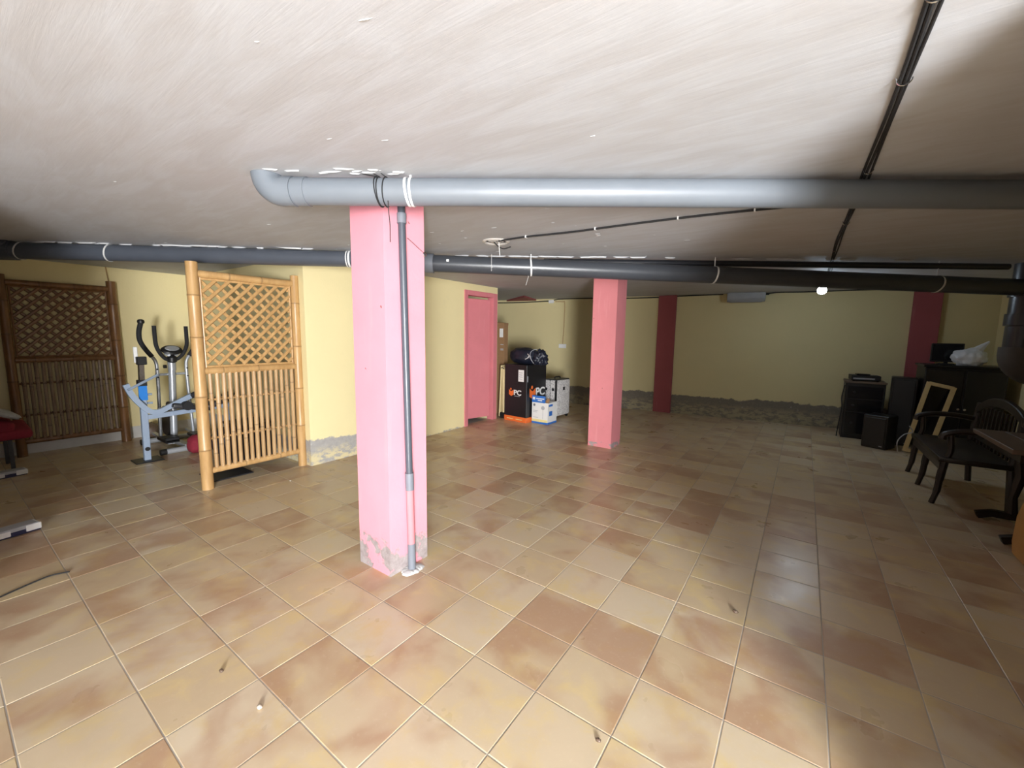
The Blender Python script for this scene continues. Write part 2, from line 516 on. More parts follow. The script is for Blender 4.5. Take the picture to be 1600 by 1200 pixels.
# unseen walls and passage behind the camera, shaped to shade left and right
WLX = 0.5
m = MB(); m.box((XL, YF - .12, 0), (WLX, YF, H)); struct('wall_unseen_left', m, M['dark_wall'], smooth=False)
def wall_seg(name, a, b, t=.12, z0=0, z1=None, mat='dark_wall'):
    a = Vector((a[0], a[1], 0)); b = Vector((b[0], b[1], 0)); d = (b - a).normalized(); s = Vector((-d.y, d.x, 0)) * t
    mm = MB(); mm.prism([(a.x, a.y), (b.x, b.y), (b.x + s.x, b.y + s.y), (a.x + s.x, a.y + s.y)], 'z', z0, z1 or H)
    return struct(name, mm, M[mat], smooth=False)
wall_seg('wall_passage_left', (WLX, YF), (EL.x, EL.y), t=-.12)
wall_seg('wall_unseen_right', (JX, JY), (XR + .12, JY), t=-.12)
wall_seg('wall_passage_right', (JX, JY - .12), (ER.x, ER.y), t=.12)
wall_seg('wall_entrance_lintel', (EL.x - .2 * RT2.x, EL.y - .2 * RT2.y), (ER.x + .2 * RT2.x, ER.y + .2 * RT2.y), t=-.1, z0=1.9)

# floor: mortar bed with single tiles
TX, TY = 0.335, 0.335 * 0.97267
GAP = 0.0042
m = MB(); m.box((XL - .1, -6.2, -0.12), (8.5, 9.0, -0.0018))
floor = struct('floor', m, M['grout'], smooth=False)
def tile_mb(cx=0, cy=0, w=TX - GAP, h=TY - GAP, mb=None):
    mb = mb or MB()
    b = 0.0025
    x0, x1, y0, y1 = cx - w/2, cx + w/2, cy - h/2, cy + h/2
    vs = [(x0,y0,-.006),(x1,y0,-.006),(x1,y1,-.006),(x0,y1,-.006),(x0,y0,-.0012),(x1,y0,-.0012),(x1,y1,-.0012),(x0,y1,-.0012),
          (x0+b,y0+b,0),(x1-b,y0+b,0),(x1-b,y1-b,0),(x0+b,y1-b,0)]
    fs = [(0,1,5,4),(1,2,6,5),(2,3,7,6),(3,0,4,7),(4,5,9,8),(5,6,10,9),(6,7,11,10),(7,4,8,11),(8,9,10,11)]
    return mb.add(vs, fs)
def project(p):
    d = Vector(p) - CAM
    z = d.dot(_f)
    if z < 0.05: return None
    return 800 + F_PX * d.dot(CR) / z, 600 - F_PX * d.dot(CU) / z
tiles = []
for i in range(-13, 26):
    for j in range(-18, 28):
        cx, cy = (i + .5) * TX, (j + .5) * TY
        if cx < XL or cx > 8.3 or cy > yb(cx) + .1 or cy < -6 or (cx < 0 and cy < -.9) or (cx > 5.9 and cy > 1): continue
        if XL < cx < XP - .25 and YP0 + .25 < cy < YP1 - .25: continue
        q = [project((cx + a * TX/2, cy + b * TY/2, 0)) for a, b in ((-1,-1),(1,-1),(1,1),(-1,1))]
        area = 0
        if all(q):
            area = abs(sum(q[k][0]*q[(k+1)%4][1] - q[(k+1)%4][0]*q[k][1] for k in range(4))) / 2
            mx = sum(a[0] for a in q)/4; my = sum(a[1] for a in q)/4
            if not (-60 < mx < 1660 and my < 1260): area = 0
            if 1.2 < cx < 1.55 and 1.15 < cy < 1.5: area = 0
        tiles.append((area, cx, cy))
tiles.sort(reverse=True)
tm = tile_mb().mesh('tile', smooth=False); tm.materials.append(M['tile'])
for a, cx, cy in tiles[:295]:
    o = link('tile', tm, floor, (cx, cy, random.uniform(-.0006, .0004)))
    o.rotation_euler = (random.uniform(-.0015, .0015), random.uniform(-.0015, .0015), random.uniform(-.002, .002))
m = MB(); rr = []
for a, cx, cy in tiles[295:]:
    tile_mb(cx, cy, mb=m); rr += [random.random()] * 12
far = m.mesh('far_tiles', smooth=False)
# recalc keeps vertex order, so the per-tile value can be written straight
at = far.attributes.new('trand', 'FLOAT', 'POINT'); at.data.foreach_set('value', rr)
far.materials.append(M['tile'])
o = link('tiles', far, floor); o['kind'] = 'stuff'

# pillars and pilasters
def pillar(name, x0, x1, y0, y1, mat, label):
    mb = MB(); mb.box((x0, y0, 0), (x1, y1, H))
    o = mb.build(name, mat, smooth=False)
    return tag(o, label, 'pillar', kind='structure')
P1 = pillar('pillar', 1.215, 1.52, 1.15, 1.455, M['pink1_lit'], 'large bright pink square pillar in front with thin dark pipe running down it')
P2 = pillar('pillar', 1.16, 1.49, 4.77, 5.10, M['pink2'], 'smaller pink square pillar standing free in the middle of the room')
m = MB(); m.prism([(1.09, yb(1.09) - .03), (1.42, yb(1.42) - .07), (1.42, yb(1.42) + .05), (1.09, yb(1.09) + .05)], 'z', 0, H)
tag(m.build('pilaster', M['red'], bevel=.004), 'dark red pilaster on back wall behind the free-standing pillar', 'pilaster', kind='structure')
m = MB(); m.prism([(4.80, yb(4.8) - .06), (5.12, yb(5.12) - .10), (5.12, yb(5.12) + .05), (4.80, yb(4.80) + .05)], 'z', 0, H)
tag(m.build('pilaster', M['red'], bevel=.004), 'dark red pilaster on back wall behind the heap of black cabinets', 'pilaster', kind='structure')
# painted slab edge seen at the top of the recess
m = MB(); m.prism([(-2.25, 7.52), (-1.25, 6.75), (-1.53, 7.66)], 'z', H - .03, H + .01)
tag(m.build('trim_1', M['red'], smooth=False), 'dark red triangle of painted slab at ceiling above the recess', 'trim', kind='structure')

# door in the partition
door = empty('door_1', (XP, (DY0 + DY1) / 2, 0), 0)
tag(door, 'pink wooden door standing slightly ajar in the yellow wall', 'door', kind='structure')
yc = (DY0 + DY1) / 2
m = MB()
m.box((-.11, DY0 - .05 - yc, 0), (.018, DY0 + .025 - yc, DZ + .05))
m.box((-.11, DY1 - .025 - yc, 0), (.018, DY1 + .085 - yc, DZ + .05))
m.box((-.11, DY0 + .025 - yc, DZ - .025), (.018, DY1 - .025 - yc, DZ + .05))
m.build('door_frame', M['door'], door, bevel=.003)
leaf_w = .60
hy = DY1 - .055 - yc
ang = math.radians(13)
m = MB(); m.box((-.035, -leaf_w, .07), (0, 0, DZ - .06))
leaf = m.build('door_leaf', M['door'], door, loc=(-.035, hy, 0), bevel=.002)
leaf.rotation_euler = (0, 0, -ang)
for z in (.30, 1.05, 1.85):
    m = MB(); m.cyl((.006, .008, z - .05), (.006, .008, z + .05), .008, n=8); m.build('hinge', M['door'], leaf)

# ------------------------------------------------------------------ pipes under the ceiling
def ring(mb, c, axis, r, w, n=20, t=.004):
    """flat band around a pipe"""
    c = Vector(c); axis = Vector(axis).normalized()
    mb.tube([c - axis * w/2, c - axis * w/2 + axis * .0005, c + axis * w/2 - axis * .0005, c + axis * w/2], [r, r + t, r + t, r], n, cap=False)
    return mb
def loop_pts(c, axis, r, n=20, up=None, a0=0, a1=2 * PI):
    c = Vector(c); axis = Vector(axis).normalized()
    a = Vector((0, 0, 1)); a = (a - axis * a.dot(axis)).normalized(); b = axis.cross(a)
    return [c + (a * math.cos(a0 + (a1 - a0) * k / n) + b * math.sin(a0 + (a1 - a0) * k / n)) * r for k in range(n + 1)]

# grey pipe nearest the camera: elbow into the ceiling at its left end
r1 = .066
A = Vector((1.26, .745, 2.204)); B = Vector((4.32, 2.75, 2.202)); d1 = (B - A).normalized()
B = B + d1 * 1.6
pipe = empty('drain_pipe', A, 0, 'thick light grey drain pipe crossing under the ceiling in front of the pink pillar', 'pipe')
m = MB(); m.cyl((0, 0, 0), B - A, r1, n=28); m.build('pipe_run', M['pvc_grey'], pipe)
m = MB()
pts = []; rad = []
for k in range(9):
    t = PI / 2 * k / 8
    pts.append(-d1 * (.085 * math.sin(t)) + Vector((0, 0, .085 * (1 - math.cos(t))))); rad.append(r1 + .006)
pts = [d1 * .06] + pts + [pts[-1] + Vector((0, 0, .03))]; rad = [r1 + .006] + rad + [r1 + .006]
m.tube(pts, rad, 24); m.build('elbow', M['pvc_grey'], pipe)
m = MB(); ring(m, d1 * .10, d1, r1 + .001, .06, 28, .003); m.build('socket', M['pvc_grey'], pipe)
def on1(px):      # distance along the pipe for a spot seen at image column px
    best = min((abs((project(A + d1 * (k * .01)) or (9e9, 0))[0] - px), k * .01) for k in range(0, 420))
    return best[1]
s = on1(637)
m = MB(); ring(m, d1 * s, d1 + Vector((0, 0, .10)), r1 + .001, .012, 26, .003); ring(m, d1 * (s + .022), d1 + Vector((0, 0, .04)), r1 + .001, .012, 26, .003)
m.box(d1 * (s + .012) + Vector((-.004, -.004, r1)), d1 * (s + .012) + Vector((.004, .004, r1 + .02)))
m.build('white_strap', M['white'], pipe)
for px, tilt, ex in ((592, .12, (-.085, -.045, .018)), (596, .02, (-.03, -.03, .018)), (604, -.05, (-.015, -.02, .018))):
    s = on1(px)
    m = MB(); m.tube(loop_pts(d1 * s, d1 + Vector((0, 0, tilt)), r1 + .004, 20), .003, 6)
    c0 = d1 * s + Vector((0, 0, r1 + .002)) - (Vector((-d1.y, d1.x, 0)) * .02)
    m.tube([c0, c0 + Vector(ex)], .0025, 6)
    m.build('wire_tie', M['cable'], pipe)
s = on1(609)
fd = Vector((d1.y, -d1.x, 0))      # towards the camera
m = MB(); c0 = d1 * s + fd * .045 + Vector((0, 0, -.055)); m.tube(curve_pts([c0, c0 + Vector((.004, 0, -.05)), c0 + Vector((.012, .0, -.12)), c0 + Vector((.012, .0, -.20))], 5), .0022, 6); m.build('wire_end', M['cable'], pipe)

# slate pipe in the left half, behind the bamboo screens
r2 = .075
A2 = Vector((-2.95, -.12, 2.205)); B2 = Vector((-.15, 2.10, 2.20)); d2 = (B2 - A2).normalized()
pipe = empty('drain_pipe', A2, 0, 'slate blue drain pipe at the ceiling above the bamboo screens, left of the pillar', 'pipe')
m = MB(); m.cyl(-d2 * .5, B2 - A2, r2, n=26); m.build('pipe_run', M['pvc_blue'], pipe)
L2 = (B2 - A2).length
m = MB(); ring(m, d2 * .42, d2, r2 + .001, .16, 26, .012); m.build('socket', M['pvc_blue'], pipe)
m = MB(); m.tube([d2 * .42 + Vector((0, 0, .03)), d2 * .42 + Vector((.05, -.05, .08))], .06, 16); m.build('branch', M['pvc_blue'], pipe)
m = MB(); ring(m, d2 * (L2 - .03), d2, r2 + .001, .018, 26, .004); ring(m, d2 * (L2 - .055), d2, r2 + .001, .01, 26, .004); m.build('white_ring', M['white'], pipe)
# short hidden continuation behind the pillar and dark run on the right
r3 = .082
A3 = Vector((.32, 2.475, 2.18)); B3 = Vector((5.19, 5.995, 2.039)); d3 = (B3 - A3).normalized(); L3 = (B3 - A3).length
pipe = empty('drain_pipe', A3, 0, 'long black drain pipe sloping across the room above the free-standing pillar', 'pipe')
m = MB(); m.cyl((0, 0, 0), B3 - A3, r3, n=26); m.build('pipe_run', M['pvc_dark'], pipe)
m = MB(); ring(m, d3 * .06, d3, r3 - .003, .22, 26, .014); m.build('socket', M['pvc_mid'], pipe)
m = MB(); m.cyl(-d3 * .57, d3 * .02, r2, n=24); m.build('pipe_end', M['pvc_mid'], pipe)
def on3(px):
    return min((abs((project(A3 + d3 * (k * .02)) or (9e9, 0))[0] - px), k * .02) for k in range(0, 300))[1]
for px, tilt in ((829, .08), (1117, -.12), (1463, -.14)):
    s = on3(px)
    m = MB(); ring(m, d3 * s, d3 + Vector((0, 0, tilt)), r3 + .001, .016, 26, .003)
    m.box(d3 * s + Vector((-.004, -.004, r3)), d3 * s + Vector((.004, .004, min(H - .003 - (A3 + d3 * s).z, .3))))
    m.build('white_strap', M['white'], pipe)
m = MB(); s = on3(826); m.tube([d3 * s + Vector((0, 0, -r3)), d3 * s + Vector((-.03, 0, -.17))], .0016, 5); m.build('hanging_string', M['white'], pipe)
m = MB(); s = on3(769); m.tube([d3 * s + fd * .075 + Vector((0, 0, .1)), d3 * s + fd * (r3 + .002) + Vector((0, 0, 0)), d3 * s + fd * .07 + Vector((0, 0, -.06))], .0018, 5)
m.build('hanging_string', M['white'], pipe)
m = MB(); s = on3(703); cc = d3 * s + fd * (r3 + .001) + Vector((0, 0, .02)); m.box(cc - Vector((.012, .012, .01)), cc + Vector((.012, .012, .01)), Matrix.Rotation(math.atan2(d3.y, d3.x), 3, 'Z')); m.build('price_sticker', M['white'], pipe)
# thin black pipe tight under the ceiling
A4 = Vector((1.25, 3.34, 2.238)); B4 = Vector((5.08, 5.90, 2.236)); d4 = (B4 - A4).normalized()
m = MB(); m.cyl((0, 0, 0), B4 - A4, .031, n=14)
tag(m.build('conduit_pipe', M['pvc_black'], None, A4), 'thin black pipe tight against ceiling just above the long sloping black pipe', 'pipe')
# vertical stack at the far right with bend into the wall
pipe = empty('soil_stack', (5.30, 6.10, 1.1), 0, 'fat black vertical stack pipe at right edge ending in a bend', 'pipe')
m = MB(); m.cyl((0, 0, .30), (0, 0, H - 1.1), .125, n=24); m.build('pipe_run', M['pvc_black'], pipe)
for z, w in ((.62, .12), (.93, .16)):
    m = MB(); ring(m, (0, 0, z), (0, 0, 1), .125, w, 24, .017); m.build('socket', M['pvc_black'], pipe)
pts = [(0, 0, .34), (0, 0, .26)]
for k in range(8):
    t = PI / 2 * (k + 1) / 8
    pts.append((.16 * (1 - math.cos(t)), 0, .26 - .16 * math.sin(t)))
pts.append((.44, 0, .10))
m = MB(); m.tube(pts, .15, 22); m.build('bend', M['bend'], pipe)

# thin pipe running down the near pillar
vp = empty('downpipe', (1.562, 1.285, 0), 0, 'thin slate downpipe fixed to the front pink pillar, lower part painted pink', 'pipe')
top = Vector((-.012, -.03, 2.26))
def vat(z): return top * (z / 2.26)
m = MB(); m.cyl(vat(.58), vat(2.255), .0215, n=16); m.build('pipe_run', M['pvc_blue'], vp)
m = MB(); m.cyl(vat(2.12), vat(2.175), .027, n=16); m.build('socket', M['pvc_mid'], vp)
m = MB(); m.cyl(vat(.53), vat(.64), .0265, n=16); m.build('coupling', M['pvc_mid'], vp)
m = MB(); m.cyl(vat(.16), vat(.54), .0235, n=16); m.build('painted_run', M['door'], vp)
m = MB(); m.cyl(vat(0), vat(.18), .0245, n=16); m.build('foot_run', M['pvc_mid'], vp)
m = MB()
for k in range(9):
    a = 2 * PI * k / 9; rr_ = random.uniform(.02, .05)
    m.lathe([(rr_, -.001), (rr_ * .8, .008), (rr_ * .3, .013)], (math.cos(a) * .035, math.sin(a) * .04, 0), 7)
m.build('mortar_collar', M['foam'], vp)
m = MB(); m.tube(loop_pts((-.03, .165, 1.98), (1, 0, 0), .012, 10), .003, 5); m.tube([(-.02, 0.02, 2.05), (-.03, .16, 1.985)], .0018, 5); m.build('wire_hook', M['chrome'], vp)

# plaster smears and foam where the pipes meet the ceiling
m = MB()
def smear(c, lx, ly, rz, t=.006):
    c = Vector(c); n = 10
    cs, sn = math.cos(rz), math.sin(rz); vs = []
    for lvl, sc in ((0, 1.0), (t, .6)):
        for k in range(n):
            a = 2 * PI * k / n; q = sc * random.uniform(.65, 1.15)
            x, y = lx * math.cos(a) * q, ly * math.sin(a) * q
            vs.append(c + Vector((x * cs - y * sn, x * sn + y * cs, -lvl)))
    fs = [tuple(range(n, 2 * n))] + [(k, (k + 1) % n, n + (k + 1) % n, n + k) for k in range(n)]
    m.add(vs, fs)
a2 = math.atan2(d2.y, d2.x)
fd2 = Vector((d2.y, -d2.x, 0)); fd3 = Vector((d3.y, -d3.x, 0))
for k in range(26):
    t = random.uniform(.05, L2 - .1)
    p = A2 + d2 * t + fd2 * random.uniform(.0, .05); smear((p.x, p.y, H), random.uniform(.04, .13), random.uniform(.006, .018), a2 + random.uniform(-.1, .1), .012)
for k in range(34):
    t = random.uniform(.0, 1.9) if k < 22 else random.uniform(1.9, 4.9)
    p = A4 + d4 * (t - .9) + fd3 * random.uniform(.03, .06); smear((p.x, p.y, H), random.uniform(.04, .12), random.uniform(.005, .014), math.atan2(d4.y, d4.x) + random.uniform(-.1, .1), .012)
for k in range(12):
    t = random.uniform(-.05, .75)
    p = A + d1 * t + fd * random.uniform(.02, .09); smear((p.x, p.y, H), random.uniform(.02, .06), random.uniform(.003, .009), math.atan2(d1.y, d1.x) + random.uniform(-.2, .2), .006)
for k in range(70):
    p = Vector((random.uniform(-2.5, 4.5), random.uniform(.2, 4.5), H)); smear(p, random.uniform(.006, .03), random.uniform(.001, .0025), random.uniform(.1, .7), .002)
o = m.build('plaster_smears', M['smear'], ceiling); o['kind'] = 'stuff'
pp = [o for o in bpy.data.objects if o.name == 'drain_pipe.001'][0]
for t, w in ((.36, .085), (.56, .083), (1.33, .079)):
    m = MB(); ring(m, d2 * t, d2 + Vector((random.uniform(-.2, .2), random.uniform(-.2, .2), random.uniform(-.3, .3))), w, random.uniform(.01, .02), 20, .003)
    m.build('plaster_splash', M['foam'], pp)

# ------------------------------------------------------------------ wiring and lights
cb = empty('cable_bundle', (3.66, 0, H), 0, 'black cable bundle nailed along ceiling from the top edge towards the back lamp', 'cable')
for k, (ox, oz, rr_) in enumerate(((-.013, -.006, .0055), (.0, -.006, .0055), (.012, -.006, .005))):
    pts = []
    y = .3
    ph = random.uniform(0, 6)
    while y < 8.0:
        pts.append((ox + .014 * math.sin(y * 1.1) + .004 * math.sin(y * 3.7 + ph), y, oz - .0003 * (1 + math.sin(y * 3.1 + ph)))); y += .12
    m = MB(); m.tube(pts, rr_, 8); m.build('cable', M['cable'], cb)
for y in (1.0, 1.38, 2.2, 3.25, 4.3, 5.6, 6.9):
    m = MB(); cx_ = .014 * math.sin(y * 1.1); m.tube(loop_pts((cx_, y, -.009), (0, 1, 0), .018, 10, None, PI / 2, 3 * PI / 2), .002, 5); m.tube([(cx_ - .017, y, -.009), (cx_ - .022, y, 0)], .002, 5); m.build('nail_clip', M['chrome'], cb)
# loop of cable around pipe crossing is hidden; ceiling rose with wires
ro = empty('ceiling_rose', (1.267, 2.514, H), 0, 'round plaster mark of a removed ceiling lamp with loose wires', 'ceiling rose')
m = MB(); m.lathe([(.118, 0), (.116, -.006), (.102, -.012), (.088, -.006), (.086, 0)], (0, 0, 0), 28); m.build('ring', M['cement'], ro)
m = MB(); m.lathe([(.07, 0), (.066, -.006), (.04, -.009), (.01, -.012)], (0, 0, 0), 18); m.build('plate', M['cement'], ro)
for a in (0.3, 2.2, 4.1, 5.5):
    m = MB(); m.cyl((.05 * math.cos(a), .05 * math.sin(a), -.012), (.05 * math.cos(a), .05 * math.sin(a), -.004), .010, n=8); m.build('screw', M['chrome'], ro)
m = MB(); m.tube(curve_pts([(.0, -.03, -.01), (.02, .0, -.04), (.05, .04, -.06), (.09, .09, -.04)], 5), .005, 6); m.build('wire', M['cable'], ro)
m = MB(); m.tube([(.03, 0, -.006), (.035, .01, -.12)], .003, 6); m.build('white_wire', M['white'], ro)
pts = curve_pts([(1.33, 2.47, H - .012), (1.60, 2.475, H - .010), (1.99, 2.522, H - .011), (2.35, 2.53, H - .012), (2.70, 2.559, H - .010), (3.05, 2.60, H - .010), (3.62, 2.70, H - .012)], 8)
lc = empty('lamp_cable', (1.33, 2.47, H), 0, 'thin wavy black cable from ceiling rose to the cable bundle', 'cable')
m = MB(); m.tube([p - Vector((1.33, 2.47, H)) for p in pts], .0075, 7); m.build('cable', M['cable'], lc)
for t in (8, 20, 33, 42):
    m = MB(); p = pts[t] - Vector((1.33, 2.47, H)); m.box(p - Vector((.004, .014, .009)), p + Vector((.004, .014, .010))); m.build('nail_clip', M['white'], lc)

# lit lamp near the back wall
lp = empty('ceiling_lamp', (3.62, 6.55, H), 0, 'lit bluish white bulb hanging at ceiling in the dark right half of the room', 'lamp')
m = MB(); m.lathe([(.05, 0), (.05, -.012), (.012, -.02), (.012, -.07), (.026, -.075), (.024, -.11)], (0, 0, 0), 18); m.build('lamp_holder', M['white'], lp)
m = MB(); m.lathe([(.015, -.100), (.040, -.115), (.054, -.145), (.046, -.180), (.02, -.198)], (0, 0, 0), 18); m.build('bulb', M['led'], lp)
ld = bpy.data.lights.new('bulb_light', 'POINT'); ld.energy = 0.22; ld.color = (.72, .86, 1); ld.shadow_soft_size = .045
lo = bpy.data.objects.new('bulb_light', ld); lo.location = (0, 0, -.255); lo.parent = lp; COL.objects.link(lo)
# unlit housing beside it
fx = empty('light_housing', (2.57, yb(2.57) - .10, H), math.atan(.13), 'unlit grey box-shaped lamp housing at top of back wall', 'lamp')
m = MB(); m.prism([(-.10, 0), (.09, 0), (.09, -.10), (.05, -.155), (-.06, -.155), (-.10, -.10)], 'x', -.295, .295); m.build('housing', M['greymetal'], fx, bevel=.006)
m = MB(); m.box((-.25, -.055, -.165), (.25, .045, -.153)); m.build('diffuser', M['greymetal'], fx, bevel=.003)
m = MB(); m.cyl((.295, 0, -.03), (.35, 0, -.03), .018, n=10); m.build('cable_gland', M['black'], fx)
m = MB()
m.tube(curve_pts([(2.92, 8.02, H - .03), (3.1, 8.05, H - .018), (3.45, 8.10, H - .022), (4.2, 8.20, H - .015), (4.7, 8.28, H - .02)], 6), .010, 7)
tag(m.build('cable', M['cable']), 'black cable along top of back wall to the right of the grey lamp housing', 'cable')
# wiring along the top of the back wall
bw = empty('wall_cable', (-1.0, yb(-1.0) - .02, H), 0, 'thin black cable along top of back wall left of the red pilaster', 'cable')
def rel(p): return Vector(p) - Vector((-1.0, yb(-1.0) - .02, H))
pts = [rel((x, yb(x) - .015, H - .02 - .012 * math.sin(x * 2.3) - (.03 if x < -1 else 0))) for x in np.linspace(-2.5, 2.2, 26)]
m = MB(); m.tube(pts, .011, 6); m.build('cable', M['cable'], bw)
m = MB(); p = rel((-1.15, yb(-1.15) - .03, H - .06)); m.box(p - Vector((.06, .02, .035)), p + Vector((.06, .02, .035))); m.build('junction_box', M['white'], bw, bevel=.004)
so = empty('wall_socket', (-.87, yb(-.87), 1.255), math.atan(.13), 'white double wall socket with a brown wire above it on back wall', 'socket')
m = MB(); m.box((-.085, -.03, -.045), (.085, 0, .045)); m.build('plate', M['white'], so, bevel=.006)
for sx in (-.04, .04):
    m = MB(); m.cyl((sx, -.033, 0), (sx, -.029, 0), .027, n=14); m.build('outlet', M['white'], so)
m = MB(); m.tube(curve_pts([(.0, -.012, .045), (.004, -.012, .12), (.02, -.012, .5), (.02, -.012, .93), (-.02, -.012, .96), (-.2, -.012, .97)], 6), .0085, 6); m.build('wire', M['rope'], so)

# ------------------------------------------------------------------ bamboo screens
def pole(mb, p0, p1, r, nodes, n=14, taper=1.0):
    p0 = Vector(p0); p1 = Vector(p1); pts = []; rs = []; mk = []
    L = (p1 - p0).length
    st = [(0, 1, 0)]
    for q in nodes:
        e = .012 / L; e2 = .004 / L
        st += [(q - e, 1.0, 0), (q - e2, 1.055, .3), (q, 1.02, 1.0), (q + e2, 1.055, .4), (q + e, 1.0, 0)]
    st.append((1, 1, 0))
    for t, k, mm in st:
        pts.append(p0 + (p1 - p0) * t); rs.append(r * k * (1 + (taper - 1) * t)); mk.append(mm)
    mb.tube(pts, rs, n, marks=mk)
def bamboo_screen(mat, mat_s, rope, label, flip):
    root = empty('bamboo_screen', (0, 0, 0), 0, label, 'screen', 'bamboo screens')
    for s in (-1, 1):
        m = MB(); nd = sorted(random.uniform(.08, .92) for _ in range(4)); nd = [.20 + .02 * s, .42, .66 - .02 * s, .86]
        pole(m, (0, s * .455, 0), (0, s * .455, 2.10 if s * flip < 0 else 2.085), .050 if s * flip < 0 else .043, nd, 18, .93)
        m.build('post', mat, root, marks=True)
    for z, r, nd in ((2.0, .034, [.30, .64]), (1.12, .034, [.18, .55]), (.17, .030, [.35, .75])):
        m = MB(); pole(m, (0, -.42, z), (0, .42, z), r, nd, 14); m.build('rail', mat, root, marks=True)
    # thin inner frame
    for a, b in (((0, -.40, 1.958), (0, .40, 1.958)), ((0, -.40, 1.160), (0, .40, 1.160)), ((0, -.398, 1.15), (0, -.398, 1.97)), ((0, .398, 1.15), (0, .398, 1.97))):
        m = MB(); m.cyl(a, b, .011, n=8); m.build('inner_frame', mat, root)
    # lattice, two crossing layers
    y0, y1, z0, z1 = -.392, .392, 1.168, 1.952
    step = .1085
    for sgn, xo in ((1, .010), (-1, -.010)):
        k = -7
        while k <= 7:
            c = k * step + (0.02 if sgn > 0 else -.01)
            # z - zc = sgn*(y) + c
            zc = (z0 + z1) / 2; hw = (y1 - y0) / 2
            ya = max(-hw, (-hw - c) if sgn > 0 else (c - hw)); ybb = min(hw, (hw - c) if sgn > 0 else (c + hw))
            if ybb - ya > .03:
                p0 = Vector((xo, ya, zc + sgn * ya + c)); p1 = Vector((xo, ybb, zc + sgn * ybb + c))
                m = MB(); d = (p1 - p0).normalized(); s = Vector((0, -d.z, d.y)); w = .0165
                prof = [(-w, -.004), (w, -.004), (w * .55, .006), (-w * .55, .006)]
                vs = [p + s * a + Vector((b, 0, 0)) for p in (p0, p1) for a, b in prof]
                m.add(vs, [(0, 1, 2, 3), (7, 6, 5, 4), (0, 4, 5, 1), (1, 5, 6, 2), (2, 6, 7, 3), (3, 7, 4, 0)])
                m.build('lattice_strip', mat, root)
            k += 1
    # vertical slats on two lashing rods
    ys = [-.375 + .75 * k / 14 for k in range(15)]
    for z in (.475, .845):
        m = MB(); pole(m, (-.016, -.41, z), (-.016, .41, z), .011, [.3, .7], 8); m.build('lashing_rod', mat, root, marks=True)
    for y in ys:
        q = random.uniform(-.003, .003); m = MB()
        pole(m, (.006, y + q, .185), (.006, y - q, 1.10), random.uniform(.0165, .0195), [random.uniform(.15, .4), random.uniform(.6, .85)], 10)
        m.build('slat', mat_s, root, marks=True)
    tie = MB()
    for a in (-.006, .006):
        tie.tube([Vector((-.006 + .030 * math.cos(t), a + .004 * math.sin(2 * t), .020 * math.sin(t))) for t in np.linspace(0, 2 * PI, 11)], .004, 4, cap=False)
    tm_ = tie.mesh('lashing'); tm_.materials.append(rope)
    for z in (.475, .845):
        for k, y in enumerate(ys):
            link('lashing', tm_, root, (0, y + (.012 if k % 2 else -.012) * 0.6, z))
    return root
scr1 = bamboo_screen(M['bam_l'], M['bam_ls'], M['rope'], 'honey-coloured bamboo screen standing on the tiles beside the yellow wall corner', 1)
scr1.location = (-1.03, 1.51, 0)
scr2 = bamboo_screen(M['bam_d'], M['bam_ds'], M['rope_d'], 'dark brown bamboo screen leaning against the left wall', -1)
scr2.location = (-3.85, .625, 0); scr2.rotation_euler = (0, math.radians(-1.2), 0)
m = MB(); m.tube([(-3.955, 1.06, H), (-3.93, 1.07, 2.10)], .006, 6)
tag(m.build('hanging_cord', M['rope'], None), 'brown cord hanging from ceiling to the dark bamboo screen', 'cord')

# ------------------------------------------------------------------ gym corner
ell = empty('elliptical_trainer', (-3.1, 1.40, 0), 0, 'silver and black elliptical trainer standing between the two bamboo screens', 'exercise machine')
def E_(y, z, x=0.0): return Vector((x, y - 1.40, z))
for sgn in (1, -1):
    f = lambda p: Vector((p.x, (p.y - .025) * sgn + .025, p.z))
    # swinging arm: foam grip, knob, tube, foot link
    m = MB(); m.tube([f(p) for p in curve_pts([E_(1.16, 1.58), E_(1.135, 1.47), E_(1.135, 1.36), E_(1.175, 1.26), E_(1.235, 1.16)], 5)], .026, 12)
    g = m.build('arm_grip', M['foamgrip'], ell)
    m = MB(); p = f(E_(1.16, 1.585)); m.lathe([(.012, -.03), (.032, -.018), (.036, 0), (.030, .022), (.012, .03)], p, 14); m.build('grip_end', M['black'], g)
    m = MB(); m.tube([f(p) for p in curve_pts([E_(1.23, 1.17), E_(1.265, 1.10), E_(1.275, 1.0), E_(1.27, .7), E_(1.26, .40), E_(1.25, .13)], 5)], .019, 12)
    a_ = m.build('swing_arm', M['silver'], ell)
    for z in (1.0, .90):
        m = MB(); q = f(E_(1.272, z)); m.cyl(q + Vector((.012, 0, 0)), q + Vector((.024, 0, 0)), .010, n=8); m.build('bolt', M['black'], a_)
    m = MB(); q = f(E_(1.25, .12)); m.bar(q + Vector((-.25, 0, .03)), q + Vector((.35, 0, .0)), .04, .03); m.build('foot_link', M['silver'], ell)
    m = MB(); q = f(E_(1.27, .13)); m.box(q + Vector((.05, -.07, -.01)), q + Vector((.38, .07, .03))); m.box(q + Vector((.34, -.07, .0)), q + Vector((.38, .07, .06))); m.build('pedal', M['black'], ell, bevel=.008)
    # fixed handle
    m = MB(); m.tube([f(p) for p in curve_pts([E_(1.265, 1.54, .06), E_(1.265, 1.42, .06), E_(1.27, 1.30, .06), E_(1.305, 1.20, .05), E_(1.36, 1.13, .03), E_(1.42, 1.105, .0)], 5)], .022, 12)
    m.build('fixed_grip', M['foamgrip'], ell)
m = MB(); m.tube([E_(1.425, 1.14), E_(1.42, .9), E_(1.40, .4), E_(1.385, .03)], .038, 16); m.build('column', M['silver'], ell)
